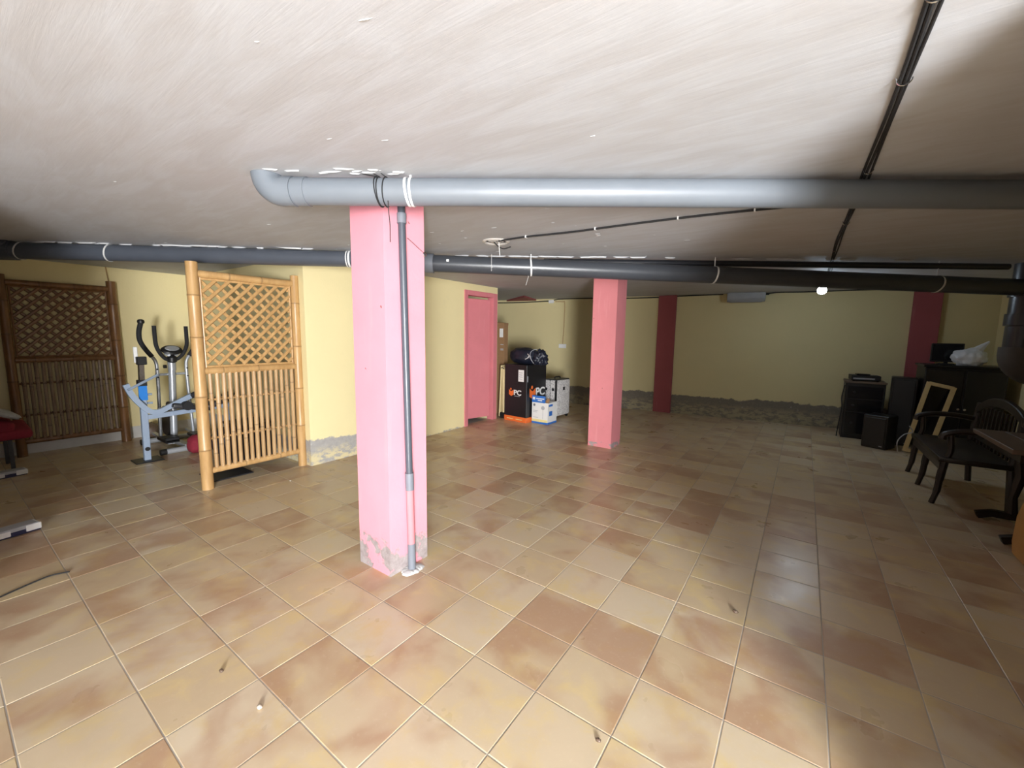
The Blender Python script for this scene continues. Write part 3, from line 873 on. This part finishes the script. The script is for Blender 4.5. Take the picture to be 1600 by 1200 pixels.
m = MB(); m.cyl(E_(1.425, .98), E_(1.426, 1.09), .043, n=16); m.build('column_collar', M['silver'], ell)
m = MB(); m.cyl(E_(1.37, 1.03, .0), E_(1.34, 1.03, .0), .022, n=12); m.build('adjust_knob', M['black'], ell)
m = MB(); m.lathe([(.02, -.05), (.05, -.03), (.055, .02), (.03, .06)], E_(1.428, 1.12, .02), 14); m.build('handle_clamp', M['black'], ell)
m = MB(); rot = Matrix.Rotation(math.radians(38), 3, 'Y')
prof = [(.02, -.035), (.09, -.02), (.115, .0), (.10, .02), (.05, .032)]
m.lathe(prof, (0, 0, 0), 22); m.v = [rot @ Vector((q.x * .75, q.y, q.z)) + E_(1.43, 1.235, .03) for q in m.v]
con = m.build('console', M['black'], ell)
m = MB(); m.lathe([(.075, 0), (.07, .006)], (0, 0, 0), 20); m.v = [rot @ Vector((q.x * .6, q.y, q.z + .030)) + E_(1.43, 1.235, .03) for q in m.v]; m.build('display', M['greymetal'], con)
m = MB(); m.lathe([(.05, -.03), (.08, -.015), (.06, .0)], (0, 0, 0), 18); m.v = [rot @ Vector((q.x * .7, q.y, q.z - .03)) + E_(1.43, 1.225, .035) for q in m.v]; m.build('console_base', M['silver'], con)
m = MB(); m.tube([E_(1.26, .93, -.02), E_(1.59, .93, -.02)], .016, 10); m.build('cross_bar', M['silver'], ell)
for x in (.42, -.35):
    m = MB(); m.tube([E_(1.16, .035, x), E_(1.68, .035, x)], .034, 14)
    st_ = m.build('stabiliser', M['silver'], ell)
    for y in (1.16, 1.68):
        m = MB(); q = E_(y, .036, x); m.cyl(q + Vector((0, -.03, 0)), q + Vector((0, .03, 0)), .036, n=14); m.build('end_cap', M['black'], st_)
m = MB(); m.bar(E_(1.40, .06, -.35), E_(1.40, .06, .42), .05, .05); m.build('base_beam', M['silver'], ell)
m = MB(); m.cyl(E_(1.36, .30, -.22), E_(1.44, .30, -.22), .20, n=24); m.build('flywheel_cover', M['black'], ell, bevel=.01)

wb = empty('weight_bench', (-2.57, 1.0, 0), 0, 'blue-grey weight bench frame with curved bar and black pads, left of the honey bamboo screen', 'exercise machine')
def W_(y, z, x=0.0): return Vector((x, y - 1.0, z))
m = MB(); m.bar(W_(.985, .0), W_(.995, .93), .06, .06, (1, 0, 0)); up = m.build('upright', M['steelblue'], wb, bevel=.005)
m = MB(); m.box(W_(.955, .70, .031), W_(1.03, .87, .034)); m.build('blue_label', M['bluelab'], up)
for z in (.56, .66, .76):
    m = MB(); m.cyl(W_(1.02, z), W_(1.075, z), .012, n=8); m.build('peg', M['steelblue'], up)
m = MB(); m.cyl(W_(.985, .14, .03), W_(.985, .14, .045), .022, n=12); m.build('foot_bolt', M['black'], up)
m = MB(); m.bar(W_(.995, .88), W_(1.005, 1.16), .048, .048, (1, 0, 0)); m.build('inner_post', M['chrome'], wb, bevel=.003)
m = MB(); m.box(W_(.955, .86, -.036), W_(1.035, .93, .036)); m.build('sleeve_collar', M['black'], wb, bevel=.004)
m = MB(); m.box(W_(.965, 1.10, -.03), W_(1.05, 1.19, .04)); m.build('bar_rest', M['black'], wb, bevel=.006)
m = MB(); m.box(W_(.955, 1.12, -.045), W_(.99, 1.30, -.02)); m.build('rest_hook', M['white'], wb, bevel=.005)
m = MB(); m.box(W_(.86, -.002, -.12), W_(1.11, .012, .12)); m.build('foot_plate', M['black'], wb, bevel=.004)
# curved flat bar
cp = curve_pts([W_(.845, .895, .06), W_(.89, .77, .06), W_(.955, .66, .06), W_(1.03, .575, .06), W_(1.11, .56, .06), W_(1.20, .60, .06), W_(1.31, .655, .06), W_(1.43, .71, .06)], 6)
m = MB()
vs = []; fs = []
for i, p in enumerate(cp):
    t = (cp[min(i + 1, len(cp) - 1)] - cp[max(i - 1, 0)]).normalized(); nn = Vector((0, -t.z, t.y))
    for a, b in ((-1, -1), (1, -1), (1, 1), (-1, 1)): vs.append(p + Vector((.02 * a, 0, 0)) + nn * .027 * b)
for i in range(len(cp) - 1):
    for k in range(4): fs.append((i*4+k, i*4+(k+1) % 4, (i+1)*4+(k+1) % 4, (i+1)*4+k))
fs += [(3, 2, 1, 0), tuple(len(vs) - 4 + k for k in range(4))]
m.add(vs, fs); m.build('curved_bar', M['steelblue'], wb)
m = MB(); m.tube([W_(.855, .835, .09), W_(1.14, .975, .0)], .014, 10); m.build('thin_rod', M['steelblue'], wb)
m = MB(); m.bar(W_(1.0, .50), W_(1.85, .54), .055, .055, (1, 0, 0)); m.build('beam', M['steelblue'], wb, bevel=.004)
m = MB(); m.tube([W_(1.42, .70, .06), W_(1.52, .745, .06)], .034, 14); m.build('bar_grip', M['foamgrip'], wb)
m = MB(); m.cyl(W_(1.36, .60, -.10), W_(1.36, .60, .16), .052, n=16); m.build('roller_pad', M['foamgrip'], wb)
m = MB(); m.box(W_(1.22, .545, -.14), W_(1.62, .605, .14), Matrix.Rotation(math.radians(-12), 3, 'X')); m.build('seat_pad', M['vinyl'], wb, bevel=.02, seg=2)
m = MB(); m.box(W_(1.55, .58, -.14), W_(1.92, .64, .14), Matrix.Rotation(math.radians(20), 3, 'X')); m.build('back_pad', M['vinyl'], wb, bevel=.02, seg=2)
m = MB(); m.bar(W_(1.84, .0), W_(1.80, .54), .05, .05, (1, 0, 0)); m.build('rear_leg', M['steelblue'], wb, bevel=.004)
m = MB(); m.box(W_(1.80, .0, -.25), W_(1.87, .04, .25)); m.build('rear_foot', M['black'], wb, bevel=.004)

def blob(name, mat, parent, c, sx, sy, sz, seed, amp=.12, sub=3, fr=2.0, flat=None):
    bm = bmesh.new(); bmesh.ops.create_icosphere(bm, subdivisions=sub, radius=1.0)
    for v in bm.verts:
        n = noise.fractal(v.co * fr + Vector((seed, seed * 2, 0)), 1.0, 2.0, 4)
        rdg = abs(noise.noise(v.co * fr * 2.3 + Vector((seed * 3, 0, 1))))
        k = 1 + amp * n - amp * .5 * rdg
        q = v.co * k
        z = q.z * sz
        if flat is not None: z = max(z, -flat)
        v.co = Vector((q.x * sx, q.y * sy, z))
    me = bpy.data.meshes.new(name); bm.to_mesh(me); bm.free()
    me.polygons.foreach_set('use_smooth', [True] * len(me.polygons))
    me.materials.append(mat)
    return link(name, me, parent, c)

# low things on the floor behind and under the bench
o = blob('rolled_bag', M['midwood'], None, (-3.67, 1.30, .115), .11, .10, .12, 3, .15, 3, 2.0, .113); tag(o, 'small brownish rolled bag on floor at the foot of the elliptical trainer', 'bag')
o = blob('bundle', M['redcloth'], None, (-2.50, 1.45, .11), .11, .11, .12, 9, .15, 3, 2.2, .108); tag(o, 'small crimson cloth bundle on floor behind the weight bench', 'bundle')
o = blob('sports_bag', M['vinyl'], None, (-2.20, 1.62, .16), .19, .13, .17, 5, .14, 3, 2.0, .158); tag(o, 'black sports bag on the floor seen through the honey bamboo screen', 'bag')
bx = empty('storage_crate', (-1.75, 1.72, 0), 0, 'black storage crate seen through the lower slats of the honey bamboo screen', 'crate')
m = MB(); m.box((-.2, -.17, 0), (.2, .17, .42)); m.build('body', M['black'], bx, bevel=.01)
m = MB(); m.box((-.215, -.185, .42), (.215, .185, .45)); m.build('lid', M['black'], bx, bevel=.008)
for k in range(5):
    m = MB(); m.tube([(.205 , -.10, .06 + k * .07), (.225, -.10, .08 + k * .07), (.205, -.10, .10 + k * .07)], .006, 6); m.build('chain_link', M['chrome'], bx)
m = MB(); m.box((-1.55, 1.15, 0), (-1.18, 1.52, .012)); tag(m.build('floor_mat', M['vinyl'], None, bevel=.004), 'thin black mat on floor behind the honey bamboo screen', 'mat')

# ------------------------------------------------------------------ left edge: padded lounger and two low packs
lg = empty('folding_lounger', (-3.34, -.18, 0), 0, 'folding lounger with crimson cushion at the left edge by the dark bamboo screen', 'lounger')
m = MB()
m.box((-.30, -.36, .36), (.30, .38, .46), Matrix.Rotation(math.radians(3), 3, 'Y')); m.build('seat_cushion', M['redcloth'], lg, bevel=.04, seg=3)
m = MB(); m.box((-.32, -.36, .44), (.28, .27, .62), Matrix.Rotation(math.radians(-18), 3, 'X')); m.build('folded_cushion', M['redcloth'], lg, bevel=.05, seg=3)
o = blob('towel', M['greycloth'], None, (-3.15, .0, .63), .20, .15, .04, 12, .2); tag(o, 'grey and white patterned towel lying on crimson cushion at left edge', 'towel')
o.rotation_euler = (math.radians(-28), 0, 0)
for sx in (-.26, .26):
    m = MB(); m.bar((sx, -.34, .36), (sx, .30, .36), .03, .03); m.build('rail', M['black'], lg)
    for sy in (-.3, .22):
        m = MB(); m.bar((sx, sy, 0), (sx, sy, .35), .03, .03, (1, 0, 0)); m.build('leg', M['black'], lg)
def pack(loc, rz, label):
    t = empty('boxed_pack', loc, rz, label, 'box', 'white and navy packs on the floor')
    m = MB(); m.box((-.05, -.42, .0), (.05, .0, .035)); m.build('tray', M['navy'], t, bevel=.003)
    m = MB(); m.box((-.055, -.42, .035), (.055, -.01, .062)); m.build('grey_top', M['greyprint'], t, bevel=.003)
    m = MB(); m.box((-.058, -.075, .012), (.058, .004, .058)); m.build('white_end', M['white'], t, bevel=.003)
    m = MB(); m.box((-.058, -.24, .012), (.058, -.15, .05)); m.build('white_block', M['white'], t, bevel=.003)
    return t
pack((-2.97, .11, 0), .12, 'low white and navy pack on the floor below the crimson cushion')
pack((-1.12, -.01, 0), .22, 'low white and navy pack on the floor nearest the left edge of the photo')
m = MB(); m.tube(curve_pts([(-.02, -.33, .006), (-.06, -.25, .006), (-.11, -.14, .006), (-.13, -.06, .006), (-.10, .01, .006)], 6), .0045, 6)
tag(m.build('floor_cable', M['cable']), 'thin dark cable lying on the tiles at the left edge', 'cable')

# ------------------------------------------------------------------ recess beside the door
rz = math.atan2(-.04, .48)
pc = empty('tall_carton', (-.755, 5.44, 0), rz, 'tall black carton with orange base and PC lettering beside the pink door', 'carton')
Wd, Dp, Ht = .485, .56, .985
m = MB(); m.box((0, 0, .085), (Wd, Dp, Ht)); m.build('body', M['cardblack'], pc, bevel=.003)
m = MB(); m.box((-.004, -.004, 0), (Wd + .004, Dp + .004, .088)); m.build('orange_base', M['orange'], pc, bevel=.003)
for k in range(2):
    m = MB(); m.box((.06 + .2 * k, -.0055, .036), (.20 + .2 * k, -.0035, .046)); m.build('base_print', M['yellowprint'], pc)
m = MB(); m.box((.305, -.0025, .70), (.425, -.0005, .90)); lab = m.build('white_label', M['white'], pc)
for k in range(4):
    m = MB(); m.box((.32, -.0034, .74 + .035 * k), (.39 + .008 * (k % 2), -.0024, .750 + .035 * k)); m.build('label_line', M['greyprint'], lab)
m = MB(); m.box((Wd + .0005, .012, .70), (Wd + .002, .035, .80)); m.build('edge_label', M['greyprint'], pc)
m = MB(); m.box((.19, -.0015, .665), (.33, -.0003, .68)); m.build('hand_slot', M['black'], pc)
def logo(parent, origin, axis_x, size):
    """orange box-shaped emblem with white PC letters"""
    nrm = {'x': Vector((0, -1, 0)), 'y': Vector((1, 0, 0))}[axis_x]
    ax = {'x': Vector((1, 0, 0)), 'y': Vector((0, 1, 0))}[axis_x]
    o0 = Vector(origin)
    def pl(pts, t0, t1, mat, nm):
        n = len(pts); vs = [o0 + ax * a * size + Vector((0, 0, b * size)) + nrm * t for t in (t0, t1) for a, b in pts]
        fs = [tuple(range(n)), tuple(reversed(range(n, 2*n)))] + [(k, (k+1) % n, n + (k+1) % n, n + k) for k in range(n)]
        mm = MB(); mm.add(vs, fs); return mm.build(nm, mat, parent, smooth=False)
    e = pl([(0, .75), (0, .18), (.33, 0), (.66, .18), (.66, .75), (.45, .60), (.33, .52), (.20, .60)], .0005, .002, M['orange'], 'emblem')
    pl([(.27 + .11 * math.cos(t), .80 + .13 * math.sin(t)) for t in np.linspace(0, 2 * PI, 10)[:-1]], .0005, .002, M['orange'], 'emblem_dot')
    rotz = 0 if axis_x == 'x' else PI / 2
    text_mesh('PC', .78 * size, M['white'], 'lettering', parent, o0 + ax * 1.22 * size + Vector((0, 0, .42 * size)) + nrm * .0018, (PI / 2, 0, rotz), .0008, .022 * size, 'CENTER', 1.15)
    pl([(.80, .02), (1.55, .02), (1.55, .07), (.80, .07)], .0005, .0018, M['greyprint'], 'underline')
logo(pc, (.10, 0, .435), 'x', .155)
logo(pc, (Wd, .085, .40), 'y', .25)
# bin bag on the carton
bag = empty('bin_bag', (-.44, 5.66, .985), rz, 'stuffed dark navy bin bag lying on top of the black carton', 'bag')
b_ = blob('bag_body', M['bag'], bag, (-.05, .02, .140), .30, .22, .155, 4, .13, 4, 1.4, .138)
b2 = blob('bag_mouth', M['bag'], bag, (.265, .02, .10), .13, .13, .15, 8, .35, 4, 2.6, .098)
m = MB(); m.tube([Vector((.17 + .02 * math.sin(2 * t), .155 * math.cos(t) + .02, .135 + .125 * math.sin(t))) for t in np.linspace(0, 2 * PI, 22)], .006, 5, cap=False); m.build('drawstring', M['greyprint'], bag)
m = MB(); m.tube(curve_pts([(.15, -.185, .19), (.20, -.21, .16), (.17, -.215, .12), (.12, -.21, .10)], 5), .006, 5); m.build('drawstring_end', M['white'], bag)
# blue and white carton
bb = empty('fan_carton', (-.235, 5.52, 0), math.radians(-1), 'small blue and white carton with opened flap in front of the black carton', 'carton')
m = MB(); m.box((0, 0, .03), (.315, .30, .365)); m.build('body', M['white'], bb, bevel=.002)
m = MB(); m.box((-.001, -.001, 0), (.316, .301, .032)); m.build('blue_base', M['blueprint'], bb, bevel=.002)
m = MB(); m.box((0, -.002, .36), (.262, .006, .475), Matrix.Rotation(math.radians(-4), 3, 'X'), (0, 0, .36)); fl = m.build('blue_flap', M['blueprint'], bb)
m = MB(); m.box((.262, .01, .36), (.315, .016, .44), Matrix.Rotation(math.radians(25), 3, 'Y'), (.31, 0, .36)); m.build('side_flap', M['cardboard'], bb)
m = MB(); m.box((.02, -.006, .405), (.065, -.0035, .45)); m.build('flap_icon', M['white'], fl)
for z, x0, x1 in ((.428, .085, .245), (.398, .12, .205)):
    m = MB(); m.box((x0, -.0055, z - .008), (x1, -.003, z + .008)); m.build('flap_print', M['white'], fl)
m = MB(); m.box((.001, -.0015, .032), (.314, -.0004, .075)); m.build('yellow_band', M['yellowprint'], bb)
m = MB(); m.cyl((.222, -.0018, .275), (.222, -.0004, .275), .034, n=16); m.build('fan_picture', M['greyprint'], bb)
m = MB(); m.box((.219, -.0016, .085), (.225, -.0004, .245)); m.build('stand_picture', M['greyprint'], bb)
for z, x1 in ((.215, .12), (.19, .10), (.10, .13)):
    m = MB(); m.box((.03, -.0015, z), (x1, -.0004, z + .008)); m.build('print_line', M['greyprint'], bb)
m = MB(); m.lathe([(.024, 0), (.018, .0)], (0, 0, 0), 12); m.v = [Vector((q.x + .05, -.001, q.y + .315)) for q in m.v]; m.build('print_ring', M['greyprint'], bb)
m = MB(); m.box((.3152, .04, .30), (.3165, .16, .335)); m.box((.3152, .05, .14), (.3165, .15, .22)); o = m.build('side_print', M['blueprint'], bb); o['kind'] = 'stuff'
# suitcase
sc_ = empty('suitcase', (-.155, 6.245, 0), math.radians(-4), 'black and white woven suitcase standing behind the blue and white carton', 'suitcase')
m = MB(); m.box((-.145, -.225, .045), (.145, .225, .70)); body = m.build('body', M['weave'], sc_, bevel=.035, seg=3)
m = MB(); m.box((-.004, -.229, .05), (.004, .229, .704)); m.build('zip_line', M['black'], sc_, bevel=.002)
m = MB(); m.box((.10, -.232, .05), (.147, -.222, .695)); m.build('edge_trim', M['black'], sc_, bevel=.003)
for x, y, z in ((-.09, -.227, .53), (.06, -.227, .53), (.06, -.227, .13)):
    m = MB(); m.box((x - .025, y - .003, z - .025), (x + .025, y + .003, z + .025)); m.build('patch', M['black'], sc_)
m = MB(); m.box((.143, -.03, .51), (.149, .03, .57)); m.build('patch', M['black'], sc_)
m = MB(); m.tube(curve_pts([(0, -.09, .70), (0, -.08, .735), (0, 0, .742), (0, .08, .735), (0, .09, .70)], 4), .012, 8); m.build('handle', M['black'], sc_)
m = MB(); m.box((-.13, -.21, .69), (.13, .21, .712)); m.build('top_trim', M['black'], sc_, bevel=.008)
for sx in (-.10, .10):
    for sy in (-.18, .18):
        m = MB(); m.cyl((sx - .015, sy, .03), (sx + .015, sy, .03), .030, n=12); w_ = m.build('wheel', M['black'], sc_)
        m = MB(); m.box((sx - .02, sy - .025, .03), (sx + .02, sy + .025, .06)); m.build('wheel_fork', M['black'], sc_)
# tall brown carton and cream folded chair behind the wall end
tc = empty('long_carton', (-1.13, 5.86, 0), 0, 'long narrow brown carton standing upright behind the wall end', 'carton')
m = MB(); m.box((-.10, -.06, 0), (.085, .06, 1.68)); m.build('body', M['cardboard'], tc, bevel=.003)
m = MB(); m.box((-.10, -.065, 1.66), (.09, .065, 1.71), Matrix.Rotation(math.radians(6), 3, 'Y')); m.build('top_flap', M['cardboard'], tc, bevel=.004)
m = MB(); m.box((-.02, -.0625, 1.44), (.06, -.0605, 1.60)); m.build('white_label', M['white'], tc)
for z in (1.30, 1.22, 1.20):
    m = MB(); m.box((.0, -.0625, z), (.07, -.0605, z + .012)); m.build('print_line', M['greyprint'], tc)
fc = empty('folded_chair', (-.865, 5.56, 0), math.radians(6), 'folded cream plastic chair leaning between wall end and black carton', 'chair')
for k, (x0, tilt) in enumerate(((-.035, 2.0), (.0, -1.0), (.035, 1.0))):
    m = MB(); m.box((x0 - .014, -.045, .10 if k else .02), (x0 + .014, .045 + .2, .95 - .03 * k), Matrix.Rotation(math.radians(tilt), 3, 'Y'), (x0, 0, .9)); m.build('leg_frame', M['cream'], fc, bevel=.008)
m = MB(); m.tube([(-.03, -.048, .90), (.0, -.049, .905), (.03, -.048, .885)], .008, 6); m.build('strap', M['black'], fc)
m = MB(); m.box((-.05, -.06, 0), (.06, .2, .10)); m.build('foot_cap', M['black'], fc, bevel=.01)

# ------------------------------------------------------------------ dark heap at the right
rk = empty('stereo_rack', (4.28, 7.80, 0), 0, 'black stereo rack with a slim player on its top by the back wall', 'cabinet')
m = MB(); m.box((-.23, -.16, .03), (.23, .24, .86)); m.build('body', M['blackwood'], rk, bevel=.006)
m = MB(); m.box((-.24, -.17, .845), (.24, .25, .875)); m.build('top', M['midwood'], rk, bevel=.004)
for k, (z0, z1) in enumerate(((.62, .80), (.42, .60), (.08, .40))):
    m = MB(); m.box((-.20, -.172, z0), (.20, -.158, z1)); d_ = m.build('front_panel', M['screen'], rk, bevel=.003)
    m = MB(); m.cyl((-.12, -.185, (z0 + z1) / 2), (-.12, -.17, (z0 + z1) / 2), .018, n=12); m.build('knob', M['black'], d_)
m = MB(); m.box((-.23, -.15, 0), (.23, .22, .03)); m.build('plinth', M['black'], rk)
m = MB(); m.tube(curve_pts([(-.235, -.10, .80), (-.262, -.14, .62), (-.25, -.16, .45), (-.268, -.15, .2), (-.28, -.17, .01)], 6), .007, 6); m.build('lead', M['cable'], rk)
dv = empty('record_player', (4.27, 7.80, .875), math.radians(4), 'slim black player lying on top of the stereo rack', 'player')
m = MB(); m.box((-.17, -.13, .012), (.17, .15, .085)); m.build('body', M['black'], dv, bevel=.005)
m = MB(); m.box((-.15, -.1325, .03), (.10, -.129, .05)); m.build('display', M['greymetal'], dv)
m = MB(); m.box((-.10, -.05, .085), (.06, .12, .105)); m.build('lid', M['screen'], dv, bevel=.006)
for sx in (-.14, .14):
    m = MB(); m.cyl((sx, -.10, 0), (sx, -.10, .014), .015, n=10); m.build('foot', M['black'], dv)
def speaker(name, loc, rz, w, d, h, label, cat='speaker'):
    t = empty(name, loc, rz, label, cat)
    m = MB(); m.box((-w/2, -d/2, 0), (w/2, d/2, h)); m.build('cabinet', M['blackwood'], t, bevel=.008)
    m = MB(); m.box((-w/2 + .02, -d/2 - .012, .03), (w/2 - .02, -d/2 + .002, h - .03)); m.build('grille', M['black'], t, bevel=.006)
    m = MB(); m.box((w/2 - .07, -d/2 - .014, .035), (w/2 - .035, -d/2 - .010, .05)); m.build('badge', M['greymetal'], t)
    return t
speaker('loudspeaker', (4.44, 7.22, 0), math.radians(-28), .28, .28, .46, 'small black loudspeaker on floor in front of the stereo rack')
speaker('loudspeaker', (4.70, 7.68, 0), math.radians(-6), .27, .30, .97, 'tall black loudspeaker between stereo rack and the large black cabinet')
cbn = empty('black_cabinet', (5.22, 7.72, 0), 0, 'large black cabinet in the dark back corner under a carrier bag', 'cabinet')
m = MB(); m.box((-.36, -.28, 0), (.40, .26, 1.14)); m.build('body', M['blackwood'], cbn, bevel=.006)
m = MB(); m.box((-.38, -.30, 1.14), (.42, .28, 1.17)); m.build('top', M['blackwood'], cbn, bevel=.004)
for s_ in (-1, 1):
    m = MB(); m.box((.02 + s_ * .19 - .18, -.295, .05), (.02 + s_ * .19 + .18, -.278, 1.11)); dd = m.build('cabinet_door', M['screen'], cbn, bevel=.004)
    m = MB(); m.cyl((.02 + s_ * .03, -.315, .60), (.02 + s_ * .03, -.29, .60), .014, n=10); m.build('knob', M['chrome'], dd)
mo = empty('monitor', (5.12, 7.84, 1.17), math.radians(-4), 'flat black screen standing on the large black cabinet', 'monitor')
m = MB(); m.box((-.16, -.02, .03), (.16, .03, .29)); m.build('case', M['black'], mo, bevel=.006)
m = MB(); m.box((-.145, -.024, .05), (.145, -.018, .275)); m.build('panel', M['screen'], mo)
m = MB(); m.box((-.08, -.07, 0), (.08, .07, .012)); m.box((-.02, -.01, .01), (.02, .02, .06)); m.build('stand', M['black'], mo)
cbg = empty('carrier_bag', (5.28, 7.56, 1.17), math.radians(-8), 'crumpled white plastic carrier bag on top of the large black cabinet', 'bag')
blob('bag_body', M['plasticbag'], cbg, (0, 0, .105), .165, .12, .13, 21, .25, 4, 2.2, .103)
m = MB(); m.tube(curve_pts([(.02, 0, .13), (.06, 0, .20), (.105, 0, .265), (.155, 0, .325)], 5), [.095, .088, .081, .074, .067, .060, .054, .048, .042, .037, .032, .027, .022, .018, .014, .009], 8); m.build('handle', M['plasticbag'], cbg)
# pale frame leaning on the cabinet
fr = empty('leaning_frame', (4.80, 7.06, 0), 0, 'pale wooden frame leaning against the large black cabinet', 'frame')
def F_(p): return Vector(p) - Vector((4.80, 7.06, 0))
p0, p1, q0, q1 = F_((4.695, 7.07, .02)), F_((4.905, 7.395, .94)), F_((4.915, 7.04, .02)), F_((5.145, 7.39, .885))
for a, b in ((p0, p1), (q0, q1)):
    m = MB(); m.bar(a, b, .05, .022, (0, -1, .3)); m.build('stile', M['palewood'], fr, bevel=.002)
for t in (.02, .985):
    m = MB(); m.bar(p0 + (p1 - p0) * t, q0 + (q1 - q0) * t, .045, .02, (0, -1, .3)); m.build('rail', M['palewood'], fr, bevel=.002)
m = MB(); m.tube(curve_pts([(4.62, 7.0, .02), (4.60, 6.96, .16), (4.66, 6.98, .26), (4.74, 7.0, .30), (4.70, 6.99, .38)], 6), .006, 6)
tag(m.build('loose_lead', M['greyprint']), 'loose grey lead hanging beside the pale leaning frame', 'cable')

# settee
se = empty('settee', (4.82, 5.45, 0), 0, 'dark wooden settee with curved crest and slatted back facing into the room', 'settee')
ys_ = (-.56, .03, .55)
for y in ys_:
    m = MB(); m.tube(curve_pts([(-.20, y, .40), (-.215, y, .25), (-.225, y, .12), (-.25, y, 0)], 4), [.03] * 5 + [.026] * 4 + [.022] * 4, 8); m.build('leg', M['darkwood'], se)
for y in (-.56, .55):
    m = MB(); m.tube([(.23, y, 0), (.20, y, .42), (.24, y, .85)], .026, 8); m.build('leg', M['darkwood'], se)
    # arm
    m = MB(); m.tube(curve_pts([(.21, y, .68), (.05, y, .70), (-.12, y, .69), (-.22, y, .655), (-.235, y, .61)], 5), .028, 8); m.build('arm', M['darkwood'], se)
    m = MB(); m.tube(curve_pts([(-.19, y, .42), (-.17, y, .52), (-.18, y, .66)], 4), .022, 8); m.build('arm_post', M['darkwood'], se)
m = MB(); m.box((-.25, -.60, .40), (.22, .59, .45)); m.build('seat', M['darkwood'], se, bevel=.012, seg=2)
m = MB(); m.box((-.235, -.58, .33), (-.205, .57, .40)); m.build('apron', M['darkwood'], se)
for k in range(11):
    y = -.49 + k * .098
    m = MB(); m.bar((.215, y, .45), (.235, y, .84), .012, .035, (0, 1, 0)); m.build('back_slat', M['darkwood'], se)
top_ = [(y, .79 + .17 * (max(0, 1 - abs((y + .08) / .68) ** 2.2))) for y in np.linspace(-.60, .59, 19)]
m = MB(); m.prism([(y, z) for y, z in top_] + [(y, z - .085) for y, z in reversed(top_)], 'x', .215, .255); m.build('crest_rail', M['darkwood'], se, bevel=.006)
m = MB(); m.box((.205, -.56, .49), (.235, .55, .53)); m.build('back_rail', M['darkwood'], se)
# trestle table
tb = empty('trestle_table', (5.10, 4.36, 0), 0, 'dark trestle table with worn brown top beside the settee at right edge', 'table')
for k in range(4):
    m = MB(); x0 = -.36 + k * .18; m.box((x0 + .001, -.42, .715), (x0 + .178, .43, .75)); m.build('plank', M['midwood'], tb, bevel=.003)
m = MB(); m.box((-.30, -.36, .65), (.30, .37, .713)); m.build('apron', M['darkwood'], tb)
for y in (.34, -.22):
    m = MB(); m.prism([(-.28, 0), (-.30, .05), (-.20, .085), (.20, .085), (.30, .05), (.28, 0), (.20, .03), (-.20, .03)], 'y', y - .03, y + .03); m.build('sled_foot', M['darkwood'], tb, bevel=.004)
    for x in (-.09, .09):
        m = MB(); m.tube([(x, y, .08), (x * 1.1, y, .22), (x * .8, y, .40), (x * 1.2, y, .655)], [.035, .028, .036, .03], 10); m.build('leg', M['darkwood'], tb)
m = MB(); m.bar((0, -.22, .30), (0, .34, .30), .03, .08); m.build('stretcher', M['darkwood'], tb)
# tan cabinet with rounded side at the very edge of the frame
tn = empty('bow_fronted_chest', (5.22, 3.62, 0), 0, 'tan orange wooden chest with bulging side at the lower right edge', 'chest')
prof = [(-.43 - .0 * z, z) for z in (0,)]
pts_ = [(-.40, 0), (-.425, .03), (-.435, .12), (-.43, .30), (-.40, .46), (-.36, .60), (.30, .60), (.30, 0)]
m = MB(); m.prism(pts_, 'y', -.30, .27); m.build('body', M['tanwood'], tn, bevel=.01, seg=2)
m = MB(); m.box((-.38, -.32, .60), (.32, .29, .63)); m.build('top', M['tanwood'], tn, bevel=.006)

# ------------------------------------------------------------------ crumbs on the tiles
for k, (x, y, s_, lab) in enumerate(((1.505, .245, .012, 'brown crumb of plaster on the tiles left of the pink pillar, nearest to it'), (1.83, .26, .013, 'pale plaster crumb on the tiles in the left foreground'),
        (2.985, .93, .011, 'dark crumb on the tiles in the middle foreground'), (3.30, 2.05, .015, 'dark brown crumb on tiles at the edge of the shade'), (-.62, 1.62, .012, 'white flake on the tiles beside the foot of the honey bamboo screen'))):
    o = blob('plaster_crumb', M['crumb'] if k in (1, 4) else M['midwood'], None, (x, y, s_ * .55), s_, s_ * .7, s_ * .6, 30 + k, .3, 2, 2.0)
    tag(o, lab, 'crumb', 'crumbs on the tiles')
